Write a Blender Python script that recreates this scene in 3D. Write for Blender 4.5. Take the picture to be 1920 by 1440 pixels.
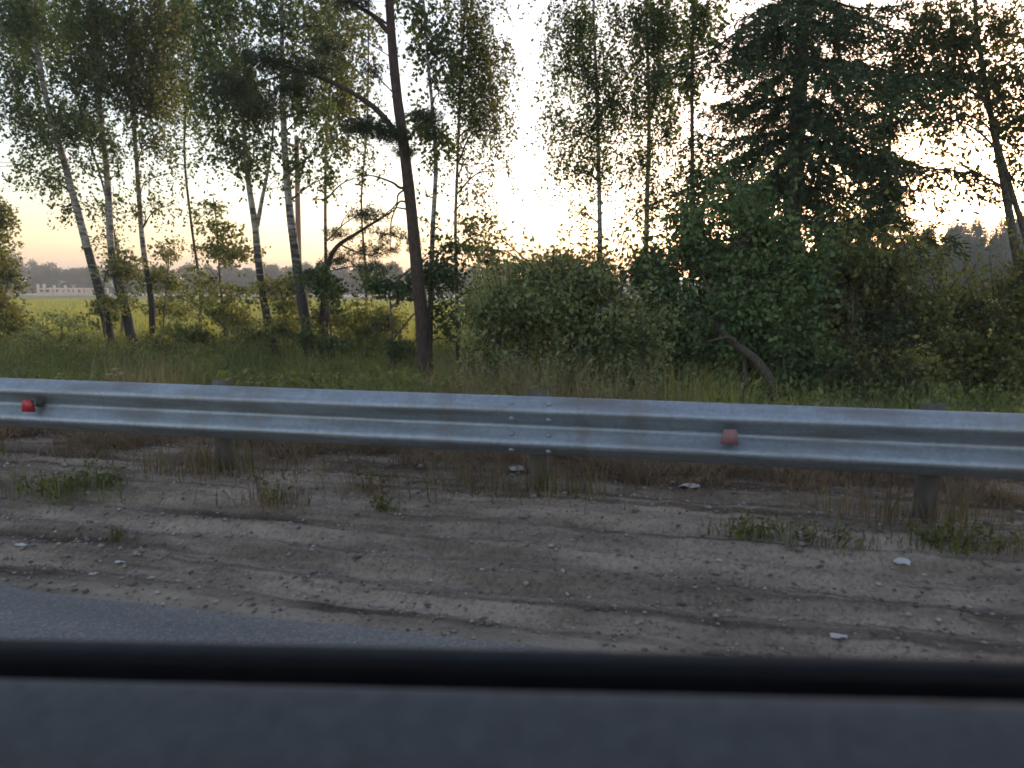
import bpy, math, random
import numpy as np
from mathutils import Vector

for o in list(bpy.data.objects):
    bpy.data.objects.remove(o, do_unlink=True)
random.seed(7)
RNG = np.random.default_rng(7)
SC = bpy.context.scene
COL = SC.collection
R = math.radians

# ------------------------------------------------------------------ camera
CAM_H = 1.35
YAW, PITCH, FPX = R(13.5), math.atan(190 / 1450), 1450.0      # focal length in pixels of a 1920 px wide picture
cam_d = bpy.data.cameras.new('camera')
cam = bpy.data.objects.new('camera', cam_d)
COL.objects.link(cam)
cam.location = (0, 0, CAM_H)
cam.rotation_euler = (R(90) - PITCH, 0, YAW)
cam_d.sensor_width = 36.0
cam_d.lens = 36.0 * FPX / 1920.0
cam_d.clip_start, cam_d.clip_end = 0.02, 4000
cam_d.dof.use_dof = True
cam_d.dof.focus_distance = 13.0
cam_d.dof.aperture_fstop = 3.4
SC.camera = cam

# ------------------------------------------------------------------ sky, sun, exposure
SUN_AZ, SUN_EL = R(17.0), R(3.3)          # azimuth clockwise from +Y
w = bpy.data.worlds.new('World')
SC.world = w
w.use_nodes = True
wn, wl = w.node_tree.nodes, w.node_tree.links
bg = wn['Background']
sky = wn.new('ShaderNodeTexSky')
sky.sky_type = 'NISHITA'
sky.sun_disc = False
sky.sun_elevation = SUN_EL
sky.sun_rotation = SUN_AZ
sky.altitude = 150
sky.air_density, sky.dust_density, sky.ozone_density = 1.0, 1.4, 1.9
hs = wn.new('ShaderNodeHueSaturation')
hs.inputs['Saturation'].default_value = 0.8
wl.new(sky.outputs[0], hs.inputs['Color'])
warm = wn.new('ShaderNodeMix'); warm.data_type = 'RGBA'; warm.blend_type = 'MULTIPLY'; warm.inputs[0].default_value = 1.0
warm.inputs[7].default_value = (1.12, .96, .93, 1)          # the slightly rosy evening air
wl.new(hs.outputs[0], warm.inputs[6])
wl.new(warm.outputs[2], bg.inputs['Color'])
bg.inputs['Strength'].default_value = 0.12

sun_d = bpy.data.lights.new('sun', 'SUN')
sun_d.energy, sun_d.angle, sun_d.color = 0.8, R(0.6), (1.0, 0.78, 0.55)
sun = bpy.data.objects.new('sun', sun_d)
COL.objects.link(sun)
SUN_DIR = Vector((math.sin(SUN_AZ) * math.cos(SUN_EL), math.cos(SUN_AZ) * math.cos(SUN_EL), math.sin(SUN_EL)))
sun.rotation_euler = SUN_DIR.to_track_quat('Z', 'Y').to_euler()
sun.location = (20, 60, 40)

SC.view_settings.view_transform = 'Standard'
SC.view_settings.look = 'None'
SC.view_settings.exposure = 2.8
SC.view_settings.gamma = 1.0
SC.view_settings.use_curve_mapping = False
SC.cycles.use_denoising = True
SC.cycles.max_bounces = 5
SC.cycles.diffuse_bounces = 3
SC.cycles.transmission_bounces = 3
SC.cycles.volume_bounces = 0
SC.cycles.sample_clamp_indirect = 4.0
SC.cycles.filter_width = 1.7
SC.cycles.use_adaptive_sampling = True
SC.cycles.adaptive_threshold = 0.03

# ------------------------------------------------------------------ projection helpers
FWD = np.array([-math.sin(YAW) * math.cos(PITCH), math.cos(YAW) * math.cos(PITCH), -math.sin(PITCH)])
RGT = np.array([math.cos(YAW), math.sin(YAW), 0.0])
UPV = np.cross(RGT, FWD)
EYE = np.array([0, 0, CAM_H])


def ray(x, y):
    return FWD + RGT * (x - 960) / FPX + UPV * (720 - y) / FPX


def at(x, y, Y):
    """the point of the vertical plane at distance Y from the camera's line that shows at pixel x, y"""
    d = ray(x, y)
    return EYE + d * (Y / d[1])


def scale_at(x, Y):
    return Y / ray(x, 530)[1] / FPX


PROF = [(-40, -.06), (2.4, -.06), (2.72, -.035), (3.1, .01), (3.5, .08), (3.95, .17), (4.6, .19), (5.6, .1), (8, -.28),
        (12, -.42), (20, -.42), (60, -.65), (140, -1.3), (230, -1.6), (400, 0), (900, 5)]
PY, PZ = [p[0] for p in PROF], [p[1] for p in PROF]


def gz(X, Y):
    X, Y = np.asarray(X, float), np.asarray(Y, float)
    z = np.interp(Y, PY, PZ)
    hill = 11.5 * np.exp(-(((X - 95) / 62) ** 2 + ((Y - 190) / 60) ** 2))
    return z + hill + .035 * np.sin(X * .9 + Y * .7) * np.clip((Y - 6) / 6, 0, 1)


# ------------------------------------------------------------------ mesh builder
class Geo:
    def __init__(self):
        self.v, self.q, self.t, self.qm, self.tm, self.n = [], [], [], [], [], 0

    def add(self, v, q=None, t=None, m=0):
        v = np.asarray(v, np.float32).reshape(-1, 3)
        if q is not None and len(q):
            q = np.asarray(q, np.int64).reshape(-1, 4) + self.n
            self.q.append(q); self.qm.append(np.full(len(q), m, np.int32))
        if t is not None and len(t):
            t = np.asarray(t, np.int64).reshape(-1, 3) + self.n
            self.t.append(t); self.tm.append(np.full(len(t), m, np.int32))
        self.v.append(v)
        self.n += len(v)

    def tube(self, path, rad, sides=8, m=0, wob=0.0):
        P = np.asarray(path, float)
        n = len(P)
        rad = np.broadcast_to(np.asarray(rad, float), (n,))
        T = np.gradient(P, axis=0)
        T /= np.linalg.norm(T, axis=1, keepdims=True) + 1e-9
        ref = np.array([0, 1, 0]) if abs(T[:, 2]).mean() > .6 else np.array([0, 0, 1])
        A = np.cross(T, ref); A /= np.linalg.norm(A, axis=1, keepdims=True) + 1e-9
        B = np.cross(T, A)
        th = np.linspace(0, 2 * math.pi, sides, endpoint=False)
        rr = rad[:, None] * (1 + wob * RNG.normal(size=(n, sides)))
        V = P[:, None] + rr[..., None] * (A[:, None] * np.cos(th)[None, :, None] + B[:, None] * np.sin(th)[None, :, None])
        i, j = np.meshgrid(np.arange(n - 1), np.arange(sides), indexing='ij')
        k = (j + 1) % sides
        q = np.stack([i * sides + j, i * sides + k, (i + 1) * sides + k, (i + 1) * sides + j], -1).reshape(-1, 4)
        V = V.reshape(-1, 3)
        tip = np.stack([np.full(sides, n * sides), (n - 1) * sides + np.arange(sides), (n - 1) * sides + (np.arange(sides) + 1) % sides], -1)
        self.add(np.vstack([V, P[-1:]]), q, tip, m)

    def box(self, c, s, m=0, rz=0.0, taper=1.0, tilt=0.0):
        x, y, z = np.array(s) / 2
        V = np.array([[-x, -y, -z], [x, -y, -z], [x, y, -z], [-x, y, -z], [-x * taper, -y * taper, z], [x * taper, -y * taper, z], [x * taper, y * taper, z], [-x * taper, y * taper, z]])
        ct, st = math.cos(tilt), math.sin(tilt)
        V = V @ np.array([[ct, 0, -st], [0, 1, 0], [st, 0, ct]])
        cz, sz = math.cos(rz), math.sin(rz)
        V = V @ np.array([[cz, sz, 0], [-sz, cz, 0], [0, 0, 1]])
        self.add(V + np.array(c), [[0, 3, 2, 1], [4, 5, 6, 7], [0, 1, 5, 4], [1, 2, 6, 5], [2, 3, 7, 6], [3, 0, 4, 7]], m=m)

    def leaves(self, P, D, L, W, m=0, S=None):
        """rhombic leaf blades: base P, direction D"""
        n = len(P)
        if n == 0:
            return
        D = D / (np.linalg.norm(D, axis=1, keepdims=True) + 1e-9)
        if S is None:
            S = np.cross(D, RNG.normal(size=(n, 3)))
        S = S / (np.linalg.norm(S, axis=1, keepdims=True) + 1e-9)
        L = np.broadcast_to(np.asarray(L, float), (n,))[:, None]
        W = np.broadcast_to(np.asarray(W, float), (n,))[:, None]
        V = np.stack([P, P + D * L * .45 + S * W / 2, P + D * L, P + D * L * .45 - S * W / 2], 1).reshape(-1, 3)
        self.add(V, np.arange(4 * n).reshape(-1, 4), m=m)

    def mesh(self, name, mats, off=(0, 0, 0), smooth=False):
        me = bpy.data.meshes.new(name)
        V = np.vstack(self.v) - np.asarray(off, np.float32)
        q = np.vstack(self.q) if self.q else np.zeros((0, 4), np.int64)
        t = np.vstack(self.t) if self.t else np.zeros((0, 3), np.int64)
        mi = np.concatenate(self.qm + self.tm) if (self.qm or self.tm) else np.zeros(0, np.int32)
        me.vertices.add(len(V)); me.vertices.foreach_set('co', V.astype(np.float32).ravel())
        li = np.concatenate([q.ravel(), t.ravel()]).astype(np.int32)
        me.loops.add(len(li)); me.loops.foreach_set('vertex_index', li)
        ls = np.concatenate([np.arange(len(q)) * 4, len(q) * 4 + np.arange(len(t)) * 3]).astype(np.int32)
        me.polygons.add(len(ls)); me.polygons.foreach_set('loop_start', ls)
        me.polygons.foreach_set('material_index', mi.astype(np.int32))
        if smooth:
            me.polygons.foreach_set('use_smooth', np.ones(len(ls), bool))
        for mt in (mats if isinstance(mats, (list, tuple)) else [mats]):
            me.materials.append(mt)
        me.update(calc_edges=True)
        me.validate()
        return me

    def build(self, name, mats, parent=None, off=(0, 0, 0), smooth=False, kind=None):
        o = bpy.data.objects.new(name, self.mesh(name, mats, off, smooth))
        COL.objects.link(o)
        if parent is not None:
            o.parent = parent
        else:
            o.location = off
        if kind:
            o['kind'] = kind
        return o


def spline(pts, n=24):
    P = np.asarray(pts, float)
    if len(P) < 3:
        return np.array([P[0] + (P[-1] - P[0]) * t for t in np.linspace(0, 1, n)])
    Q = np.vstack([2 * P[0] - P[1], P, 2 * P[-1] - P[-2]])
    out = []
    for u in np.linspace(0, len(P) - 1 - 1e-6, n):
        i = int(u); t = u - i
        a, b, c, d = Q[i:i + 4]
        out.append(.5 * (2 * b + (c - a) * t + (2 * a - 5 * b + 4 * c - d) * t * t + (3 * b - a - 3 * c + d) * t ** 3))
    return np.array(out)


def thing(name, label, cat, loc=(0, 0, 0), group=None):
    o = bpy.data.objects.new(name, None)
    COL.objects.link(o)
    o.empty_display_size = .2
    o.location = tuple(float(c) for c in loc)
    return tag(o, label, cat, group)


def tag(o, label, cat, group=None):
    o['label'], o['category'] = label, cat
    if group:
        o['group'] = group
    return o


def copy_tree(o, parent=None):
    c = o.copy(); COL.objects.link(c); c.parent = parent
    for ch in o.children:
        copy_tree(ch, c)
    return c


# ------------------------------------------------------------------ materials
def new_mat(name):
    m = bpy.data.materials.new(name)
    m.use_nodes = True
    nt = m.node_tree
    return m, nt.nodes, nt.links, nt.nodes['Principled BSDF'], nt.nodes['Material Output']


def ramp(N, cols):
    r = N.new('ShaderNodeValToRGB')
    e = r.color_ramp.elements
    e[0].position, e[0].color = cols[0][0], (*cols[0][1], 1)
    e[1].position, e[1].color = cols[-1][0], (*cols[-1][1], 1)
    for p, c in cols[1:-1]:
        k = e.new(p); k.color = (*c, 1)
    return r


def noise(N, L, scale, detail=4, vec=None, rough=.55, stretch=None, coord='Object'):
    n = N.new('ShaderNodeTexNoise')
    n.inputs['Scale'].default_value, n.inputs['Detail'].default_value, n.inputs['Roughness'].default_value = scale, detail, rough
    tc = N.new('ShaderNodeTexCoord')
    src = vec if vec is not None else tc.outputs[coord]
    if stretch:
        mp = N.new('ShaderNodeMapping')
        mp.inputs['Scale'].default_value = stretch
        L.new(src, mp.inputs['Vector']); src = mp.outputs[0]
    L.new(src, n.inputs['Vector'])
    return n


def leaf_mat(name, c0, c1, trans=.35, rough=.6, tcol=None):
    m, N, L, b, out = new_mat(name)
    g = N.new('ShaderNodeNewGeometry')
    r = ramp(N, [(0, c0), (1, c1)])
    nz = noise(N, L, 2.3, 3)
    ad = N.new('ShaderNodeMath'); ad.operation = 'MULTIPLY_ADD'; ad.inputs[1].default_value = 2.2; ad.inputs[2].default_value = -.85
    L.new(nz.outputs[0], ad.inputs[0])
    ad2 = N.new('ShaderNodeMath'); ad2.operation = 'MULTIPLY_ADD'; ad2.inputs[1].default_value = .55
    L.new(g.outputs['Random Per Island'], ad2.inputs[0]); L.new(ad.outputs[0], ad2.inputs[2])
    L.new(ad2.outputs[0], r.inputs[0])
    L.new(r.outputs[0], b.inputs['Base Color'])
    b.inputs['Roughness'].default_value = rough
    b.inputs['Specular IOR Level'].default_value = .25
    tr = N.new('ShaderNodeBsdfTranslucent')
    mixc = N.new('ShaderNodeMix'); mixc.data_type = 'RGBA'; mixc.blend_type = 'MULTIPLY'; mixc.inputs[0].default_value = 1
    L.new(r.outputs[0], mixc.inputs[6])
    mixc.inputs[7].default_value = (*(tcol or (1.9, 1.7, .7)), 1)
    L.new(mixc.outputs[2], tr.inputs['Color'])
    mx = N.new('ShaderNodeMixShader'); mx.inputs[0].default_value = trans
    L.new(b.outputs[0], mx.inputs[1]); L.new(tr.outputs[0], mx.inputs[2]); L.new(mx.outputs[0], out.inputs['Surface'])
    return m


def noisy_mat(name, cols, scale, rough=.85, bump=.3, bdist=.01, stretch=None, detail=6, spec=.3, bscale=None):
    m, N, L, b, out = new_mat(name)
    n = noise(N, L, scale, detail, stretch=stretch)
    r = ramp(N, cols)
    L.new(n.outputs[0], r.inputs[0]); L.new(r.outputs[0], b.inputs['Base Color'])
    b.inputs['Roughness'].default_value = rough
    b.inputs['Specular IOR Level'].default_value = spec
    if bump:
        bn = noise(N, L, bscale or scale * 2, 6, stretch=stretch)
        bp = N.new('ShaderNodeBump')
        bp.inputs['Strength'].default_value, bp.inputs['Distance'].default_value = bump, bdist
        L.new(bn.outputs[0], bp.inputs['Height']); L.new(bp.outputs[0], b.inputs['Normal'])
    return m


def birch_bark():
    m, N, L, b, out = new_mat('birch_bark')
    n1 = noise(N, L, 1.0, 5, stretch=(3.5, 3.5, 16), rough=.6)       # dark horizontal bands
    n2 = noise(N, L, 1.0, 4, stretch=(1.3, 1.3, 1.1))                # larger dark patches
    tc = N.new('ShaderNodeTexCoord'); sp = N.new('ShaderNodeSeparateXYZ'); L.new(tc.outputs['Object'], sp.inputs[0])
    mr = N.new('ShaderNodeMapRange'); mr.inputs[1].default_value, mr.inputs[2].default_value = .5, 3.0   # rough dark bark near the foot of an old birch
    mr.inputs[3].default_value, mr.inputs[4].default_value = .42, 0.0
    L.new(sp.outputs[2], mr.inputs[0])
    a = N.new('ShaderNodeMath'); a.operation = 'SUBTRACT'; L.new(n1.outputs[0], a.inputs[0]); L.new(mr.outputs[0], a.inputs[1])
    a2 = N.new('ShaderNodeMath'); a2.operation = 'MULTIPLY_ADD'; L.new(n2.outputs[0], a2.inputs[0]); a2.inputs[1].default_value = .35; L.new(a.outputs[0], a2.inputs[2])
    r = ramp(N, [(.52, (.03, .026, .024)), (.6, (.11, .098, .088)), (.665, (.25, .235, .215)), (.8, (.38, .36, .335))])
    L.new(a2.outputs[0], r.inputs[0]); L.new(r.outputs[0], b.inputs['Base Color'])
    b.inputs['Roughness'].default_value = .8
    bp = N.new('ShaderNodeBump'); bp.inputs['Strength'].default_value = .5; bp.inputs['Distance'].default_value = .02
    L.new(a2.outputs[0], bp.inputs['Height']); L.new(bp.outputs[0], b.inputs['Normal'])
    return m


def simple(name, col, rough=.5, metal=0., spec=.5):
    m, N, L, b, out = new_mat(name)
    n = noise(N, L, 14, 5)
    r = ramp(N, [(.3, tuple(c * .82 for c in col)), (.7, tuple(min(1, c * 1.15) for c in col))])
    L.new(n.outputs[0], r.inputs[0]); L.new(r.outputs[0], b.inputs['Base Color'])
    b.inputs['Roughness'].default_value, b.inputs['Metallic'].default_value = rough, metal
    b.inputs['Specular IOR Level'].default_value = spec
    return m


M = {}
M['birch_leaf'] = leaf_mat('birch_leaf', (.036, .062, .022), (.115, .165, .06), .42)
M['birch_leaf_olive'] = leaf_mat('birch_leaf_olive', (.045, .06, .024), (.125, .145, .06), .4)
M['birch_leaf_dark'] = leaf_mat('birch_leaf_dark', (.028, .055, .025), (.085, .13, .055), .38)
M['bush_leaf'] = leaf_mat('bush_leaf', (.08, .115, .045), (.29, .33, .16), .28)
M['bush_green'] = leaf_mat('bush_green', (.040, .080, .030), (.16, .235, .09), .22)
M['bush_olive'] = leaf_mat('bush_olive', (.06, .08, .028), (.22, .235, .09), .32)
M['bush_yellow'] = leaf_mat('bush_yellow', (.06, .078, .024), (.2, .215, .065), .35)
M['far_leaf'] = leaf_mat('far_leaf', (.04, .055, .025), (.08, .1, .045), .25)
M['spruce_needle'] = leaf_mat('spruce_needle', (.028, .050, .024), (.085, .125, .06), .14)
M['pine_needle'] = leaf_mat('pine_needle', (.02, .032, .015), (.05, .068, .028), .15)
M['grass'] = leaf_mat('grass', (.06, .085, .03), (.17, .2, .075), .3)
M['field_grass'] = leaf_mat('field_grass', (.19, .21, .06), (.33, .345, .115), .35)
M['dry_grass'] = leaf_mat('dry_grass', (.2, .15, .08), (.4, .32, .19), .3, tcol=(1.2, 1.1, .8))
M['brown_grass'] = leaf_mat('brown_grass', (.11, .078, .05), (.29, .215, .14), .25, tcol=(1.2, 1.05, .75))
M['weed_leaf'] = leaf_mat('weed_leaf', (.06, .075, .02), (.13, .15, .045), .3)
M['flower'] = leaf_mat('flower', (.5, .48, .4), (.75, .72, .62), .3, tcol=(1, 1, .9))
M['birch_bark'] = birch_bark()
M['pine_bark'] = noisy_mat('pine_bark', [(.3, (.034, .026, .022)), (.55, (.075, .052, .041)), (.75, (.12, .08, .062))], 6, .9, .8, .03, (5, 5, 1.6))
M['grey_bark'] = noisy_mat('grey_bark', [(.3, (.05, .043, .036)), (.7, (.16, .14, .12))], 8, .9, .6, .02, (4, 4, 1.2))
M['brown_bark'] = noisy_mat('brown_bark', [(.3, (.05, .033, .022)), (.7, (.13, .085, .055))], 8, .9, .6, .02, (4, 4, 1.2))
M['dark_bark'] = noisy_mat('dark_bark', [(.3, (.04, .032, .025)), (.7, (.1, .078, .058))], 8, .9, .6, .02, (4, 4, 1.2))
M['twig'] = noisy_mat('twig', [(.3, (.03, .024, .02)), (.7, (.08, .06, .05))], 10, .9, 0)
M['pole_wood'] = noisy_mat('pole_wood', [(.3, (.16, .09, .065)), (.7, (.3, .18, .13))], 6, .85, .4, .01, (6, 6, .8))
M['timber'] = noisy_mat('timber', [(.3, (.6, .44, .32)), (.7, (.76, .6, .46))], 5, .7, .2, .01, (6, 6, 1))
M['black_cable'] = simple('black_cable', (.02, .02, .02), .6)
exec_later = []


# ================================================================== GROUND, ROAD, SHOULDER
_tab = np.random.default_rng(3).random((256, 256))


def vnoise(x, y, s, k=0):
    x, y = np.asarray(x, float) / s + 17.3 * k + 1000, np.asarray(y, float) / s + 9.7 * k + 1000
    xi, yi = np.floor(x).astype(int), np.floor(y).astype(int)
    fx, fy = x - xi, y - yi
    fx, fy = fx * fx * (3 - 2 * fx), fy * fy * (3 - 2 * fy)
    g = lambda a, b: _tab[a % 256, b % 256]
    return (g(xi, yi) * (1 - fx) + g(xi + 1, yi) * fx) * (1 - fy) + (g(xi, yi + 1) * (1 - fx) + g(xi + 1, yi + 1) * fx) * fy


def grid_obj(name, xs, ys, zf, mat, smooth=True):
    X, Y = np.meshgrid(xs, ys, indexing='xy')
    V = np.stack([X, Y, zf(X, Y)], -1).reshape(-1, 3)
    nx, ny = len(xs), len(ys)
    i, j = np.meshgrid(np.arange(nx - 1), np.arange(ny - 1), indexing='xy')
    a = j * nx + i
    g = Geo(); g.add(V, np.stack([a, a + 1, a + nx + 1, a + nx], -1).reshape(-1, 4))
    o = g.build(name, mat, smooth=smooth)
    o['kind'] = 'structure'
    return o


def ground_mat():
    m, N, L, b, out = new_mat('ground')
    tc = N.new('ShaderNodeTexCoord'); sp = N.new('ShaderNodeSeparateXYZ'); L.new(tc.outputs['Object'], sp.inputs[0])
    soil = noise(N, L, 2.2, 8); rs = ramp(N, [(.3, (.055, .045, .03)), (.5, (.09, .085, .04)), (.7, (.11, .125, .045))]); L.new(soil.outputs[0], rs.inputs[0])
    fl = noise(N, L, .12, 10, rough=.65, stretch=(1, 2.5, 1)); rf = ramp(N, [(.3, (.18, .195, .05)), (.5, (.25, .26, .07)), (.72, (.33, .32, .1))]); L.new(fl.outputs[0], rf.inputs[0])
    n = noise(N, L, .5, 4)
    yy = N.new('ShaderNodeMath'); yy.operation = 'MULTIPLY_ADD'; L.new(n.outputs[0], yy.inputs[0]); yy.inputs[1].default_value = 5; L.new(sp.outputs[1], yy.inputs[2])
    mr = N.new('ShaderNodeMapRange'); mr.inputs[1].default_value, mr.inputs[2].default_value = 18, 23; L.new(yy.outputs[0], mr.inputs[0])
    mx = N.new('ShaderNodeMix'); mx.data_type = 'RGBA'; L.new(mr.outputs[0], mx.inputs[0]); L.new(rs.outputs[0], mx.inputs[6]); L.new(rf.outputs[0], mx.inputs[7])
    # forest floor beyond the field
    mr2 = N.new('ShaderNodeMapRange'); mr2.inputs[1].default_value, mr2.inputs[2].default_value = 172, 180; L.new(yy.outputs[0], mr2.inputs[0])
    mx2 = N.new('ShaderNodeMix'); mx2.data_type = 'RGBA'; L.new(mr2.outputs[0], mx2.inputs[0]); L.new(mx.outputs[2], mx2.inputs[6]); mx2.inputs[7].default_value = (.06, .07, .04, 1)
    L.new(mx2.outputs[2], b.inputs['Base Color'])
    b.inputs['Roughness'].default_value = .95; b.inputs['Specular IOR Level'].default_value = .1
    bp = N.new('ShaderNodeBump'); bp.inputs['Strength'].default_value = .6; bp.inputs['Distance'].default_value = .15
    bn = noise(N, L, 5, 8); L.new(bn.outputs[0], bp.inputs['Height']); L.new(bp.outputs[0], b.inputs['Normal'])
    return m


gx = np.unique(np.concatenate([np.linspace(-800, -60, 60), np.linspace(-60, 40, 90), np.linspace(40, 260, 60), np.linspace(260, 800, 40)]))
gy = np.unique(np.concatenate([np.array(PY), np.linspace(6, 30, 60), np.linspace(30, 320, 70)]))
grid_obj('ground', gx, gy, lambda X, Y: gz(X, Y) - .05 * ((Y > 2.3) & (Y < 5.7)), ground_mat())


def shoulder_z(X, Y):
    z = gz(X, Y)
    wob = .12 * (vnoise(X, Y * 0, 1.7, 1) - .5)
    rut = 0
    for c, wd, d in ((2.98, .06, .025), (3.2, .045, .035), (3.42, .05, .03), (3.6, .06, .045), (3.78, .035, .035), (4.3, .07, .03)):
        rut = rut - d * (.4 + vnoise(X, Y * 0, .8, int(c * 10))) * np.exp(-((Y - c - wob) / wd) ** 2) + .5 * d * np.exp(-((Y - c - wob - wd * 1.6) / wd) ** 2)
    n = .022 * (vnoise(X, Y, .22, 2) - .5) + .012 * (vnoise(X, Y, .07, 3) - .5) + .006 * (vnoise(X, Y, .03, 4) - .5) + .03 * (vnoise(X * .5, Y, .3, 5) - .5)
    return z + .012 + rut + n * np.clip((Y - 2.66) / .15, .15, 1) - np.clip((Y - 5.7) / .5, 0, 1) * .08 - .03 * np.clip((2.8 - Y) / .1, 0, 1)


def shoulder_mat():
    m, N, L, b, out = new_mat('shoulder_gravel')
    base = noise(N, L, 3.0, 9, rough=.62, stretch=(.3, 1.5, 1)); r1 = ramp(N, [(.32, (.12, .096, .077)), (.45, (.215, .178, .146)), (.55, (.30, .25, .207)), (.7, (.40, .338, .282))]); L.new(base.outputs[0], r1.inputs[0])
    grit = N.new('ShaderNodeTexVoronoi'); grit.inputs['Scale'].default_value = 70
    tc = N.new('ShaderNodeTexCoord'); L.new(tc.outputs['Object'], grit.inputs['Vector'])
    gr = ramp(N, [(0, (.55, .55, .55)), (.5, (1, 1, 1)), (1, (1.25, 1.2, 1.15))]); L.new(grit.outputs['Color'], gr.inputs[0])
    mu = N.new('ShaderNodeMix'); mu.data_type = 'RGBA'; mu.blend_type = 'MULTIPLY'; mu.inputs[0].default_value = .75; L.new(r1.outputs[0], mu.inputs[6]); L.new(gr.outputs[0], mu.inputs[7])
    tk = noise(N, L, 3.2, 6, rough=.6, stretch=(.07, 2.6, 1)); tr_ = ramp(N, [(.38, (.34, .32, .31)), (.5, (.95, .94, .93)), (.7, (1.12, 1.1, 1.08))]); L.new(tk.outputs[0], tr_.inputs[0])      # tyre and grader tracks
    mt_ = N.new('ShaderNodeMix'); mt_.data_type = 'RGBA'; mt_.blend_type = 'MULTIPLY'; mt_.inputs[0].default_value = .9; L.new(mu.outputs[2], mt_.inputs[6]); L.new(tr_.outputs[0], mt_.inputs[7])
    mu = mt_
    # pale sand washed along the asphalt edge
    sp = N.new('ShaderNodeSeparateXYZ'); L.new(tc.outputs['Object'], sp.inputs[0])
    sn = noise(N, L, 2.4, 8, rough=.65, stretch=(.45, 1.2, 1))
    sy = N.new('ShaderNodeMath'); sy.operation = 'MULTIPLY_ADD'; L.new(sn.outputs[0], sy.inputs[0]); sy.inputs[1].default_value = .75; L.new(sp.outputs[1], sy.inputs[2])
    sm = N.new('ShaderNodeMapRange'); sm.inputs[1].default_value, sm.inputs[2].default_value, sm.inputs[3].default_value, sm.inputs[4].default_value = 3.02, 3.26, .8, 0; L.new(sy.outputs[0], sm.inputs[0])
    mx = N.new('ShaderNodeMix'); mx.data_type = 'RGBA'; L.new(sm.outputs[0], mx.inputs[0]); L.new(mu.outputs[2], mx.inputs[6]); mx.inputs[7].default_value = (.38, .325, .26, 1)
    # brown earth and rotted grass beyond the rail
    en = noise(N, L, 2.4, 6)
    ey = N.new('ShaderNodeMath'); ey.operation = 'MULTIPLY_ADD'; L.new(en.outputs[0], ey.inputs[0]); ey.inputs[1].default_value = 2.2; L.new(sp.outputs[1], ey.inputs[2])
    em = N.new('ShaderNodeMapRange'); em.inputs[1].default_value, em.inputs[2].default_value = 5.4, 6.2; L.new(ey.outputs[0], em.inputs[0])
    mx2 = N.new('ShaderNodeMix'); mx2.data_type = 'RGBA'; L.new(em.outputs[0], mx2.inputs[0]); L.new(mx.outputs[2], mx2.inputs[6]); mx2.inputs[7].default_value = (.12, .08, .055, 1)
    L.new(mx2.outputs[2], b.inputs['Base Color'])
    b.inputs['Roughness'].default_value = .95; b.inputs['Specular IOR Level'].default_value = .15
    bp = N.new('ShaderNodeBump'); bp.inputs['Strength'].default_value = .9; bp.inputs['Distance'].default_value = .012
    bn = noise(N, L, 45, 8, rough=.7); L.new(bn.outputs[0], bp.inputs['Height']); L.new(bp.outputs[0], b.inputs['Normal'])
    return m


grid_obj('shoulder', np.arange(-16, 10, .03), np.arange(2.62, 6.3, .024), shoulder_z, shoulder_mat())


def asphalt_mat():
    m, N, L, b, out = new_mat('asphalt')
    v = N.new('ShaderNodeTexVoronoi'); v.inputs['Scale'].default_value = 110
    tc = N.new('ShaderNodeTexCoord'); L.new(tc.outputs['Object'], v.inputs['Vector'])
    r = ramp(N, [(0, (.10, .102, .104)), (.6, (.155, .157, .158)), (1, (.26, .258, .25))]); L.new(v.outputs['Color'], r.inputs[0])
    n = noise(N, L, 1.2, 6, stretch=(.35, 1.5, 1)); r2 = ramp(N, [(.3, (.75, .76, .78)), (.7, (1.25, 1.22, 1.18))]); L.new(n.outputs[0], r2.inputs[0])
    mu = N.new('ShaderNodeMix'); mu.data_type = 'RGBA'; mu.blend_type = 'MULTIPLY'; mu.inputs[0].default_value = 1; L.new(r.outputs[0], mu.inputs[6]); L.new(r2.outputs[0], mu.inputs[7])
    L.new(mu.outputs[2], b.inputs['Base Color'])
    b.inputs['Roughness'].default_value = .7; b.inputs['Specular IOR Level'].default_value = .4
    bp = N.new('ShaderNodeBump'); bp.inputs['Strength'].default_value = .5; bp.inputs['Distance'].default_value = .004
    L.new(v.outputs['Distance'], bp.inputs['Height']); L.new(bp.outputs[0], b.inputs['Normal'])
    return m


def build_road():
    xs = np.concatenate([np.linspace(-300, -16, 60, endpoint=False), np.arange(-16, 10, .05), np.linspace(10, 300, 60)])
    e = 2.71 + .05 * (vnoise(xs, xs * 0, .9, 11) - .5) + .035 * (vnoise(xs, xs * 0, .17, 12) - .5)
    rows = [(-8.0 + 0 * e, 0 * e), (e - .3, 0 * e), (e - .02, 0 * e - .002), (e, 0 * e - .012), (e + .01, 0 * e - .12)]
    V = np.concatenate([np.stack([xs, y, z], -1) for y, z in rows])
    n = len(xs); i = np.arange(n - 1)
    q = np.concatenate([np.stack([k * n + i, k * n + i + 1, (k + 1) * n + i + 1, (k + 1) * n + i], -1) for k in range(len(rows) - 1)])
    g = Geo(); g.add(V, q)
    g.build('road', asphalt_mat(), kind='structure')


build_road()


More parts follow.
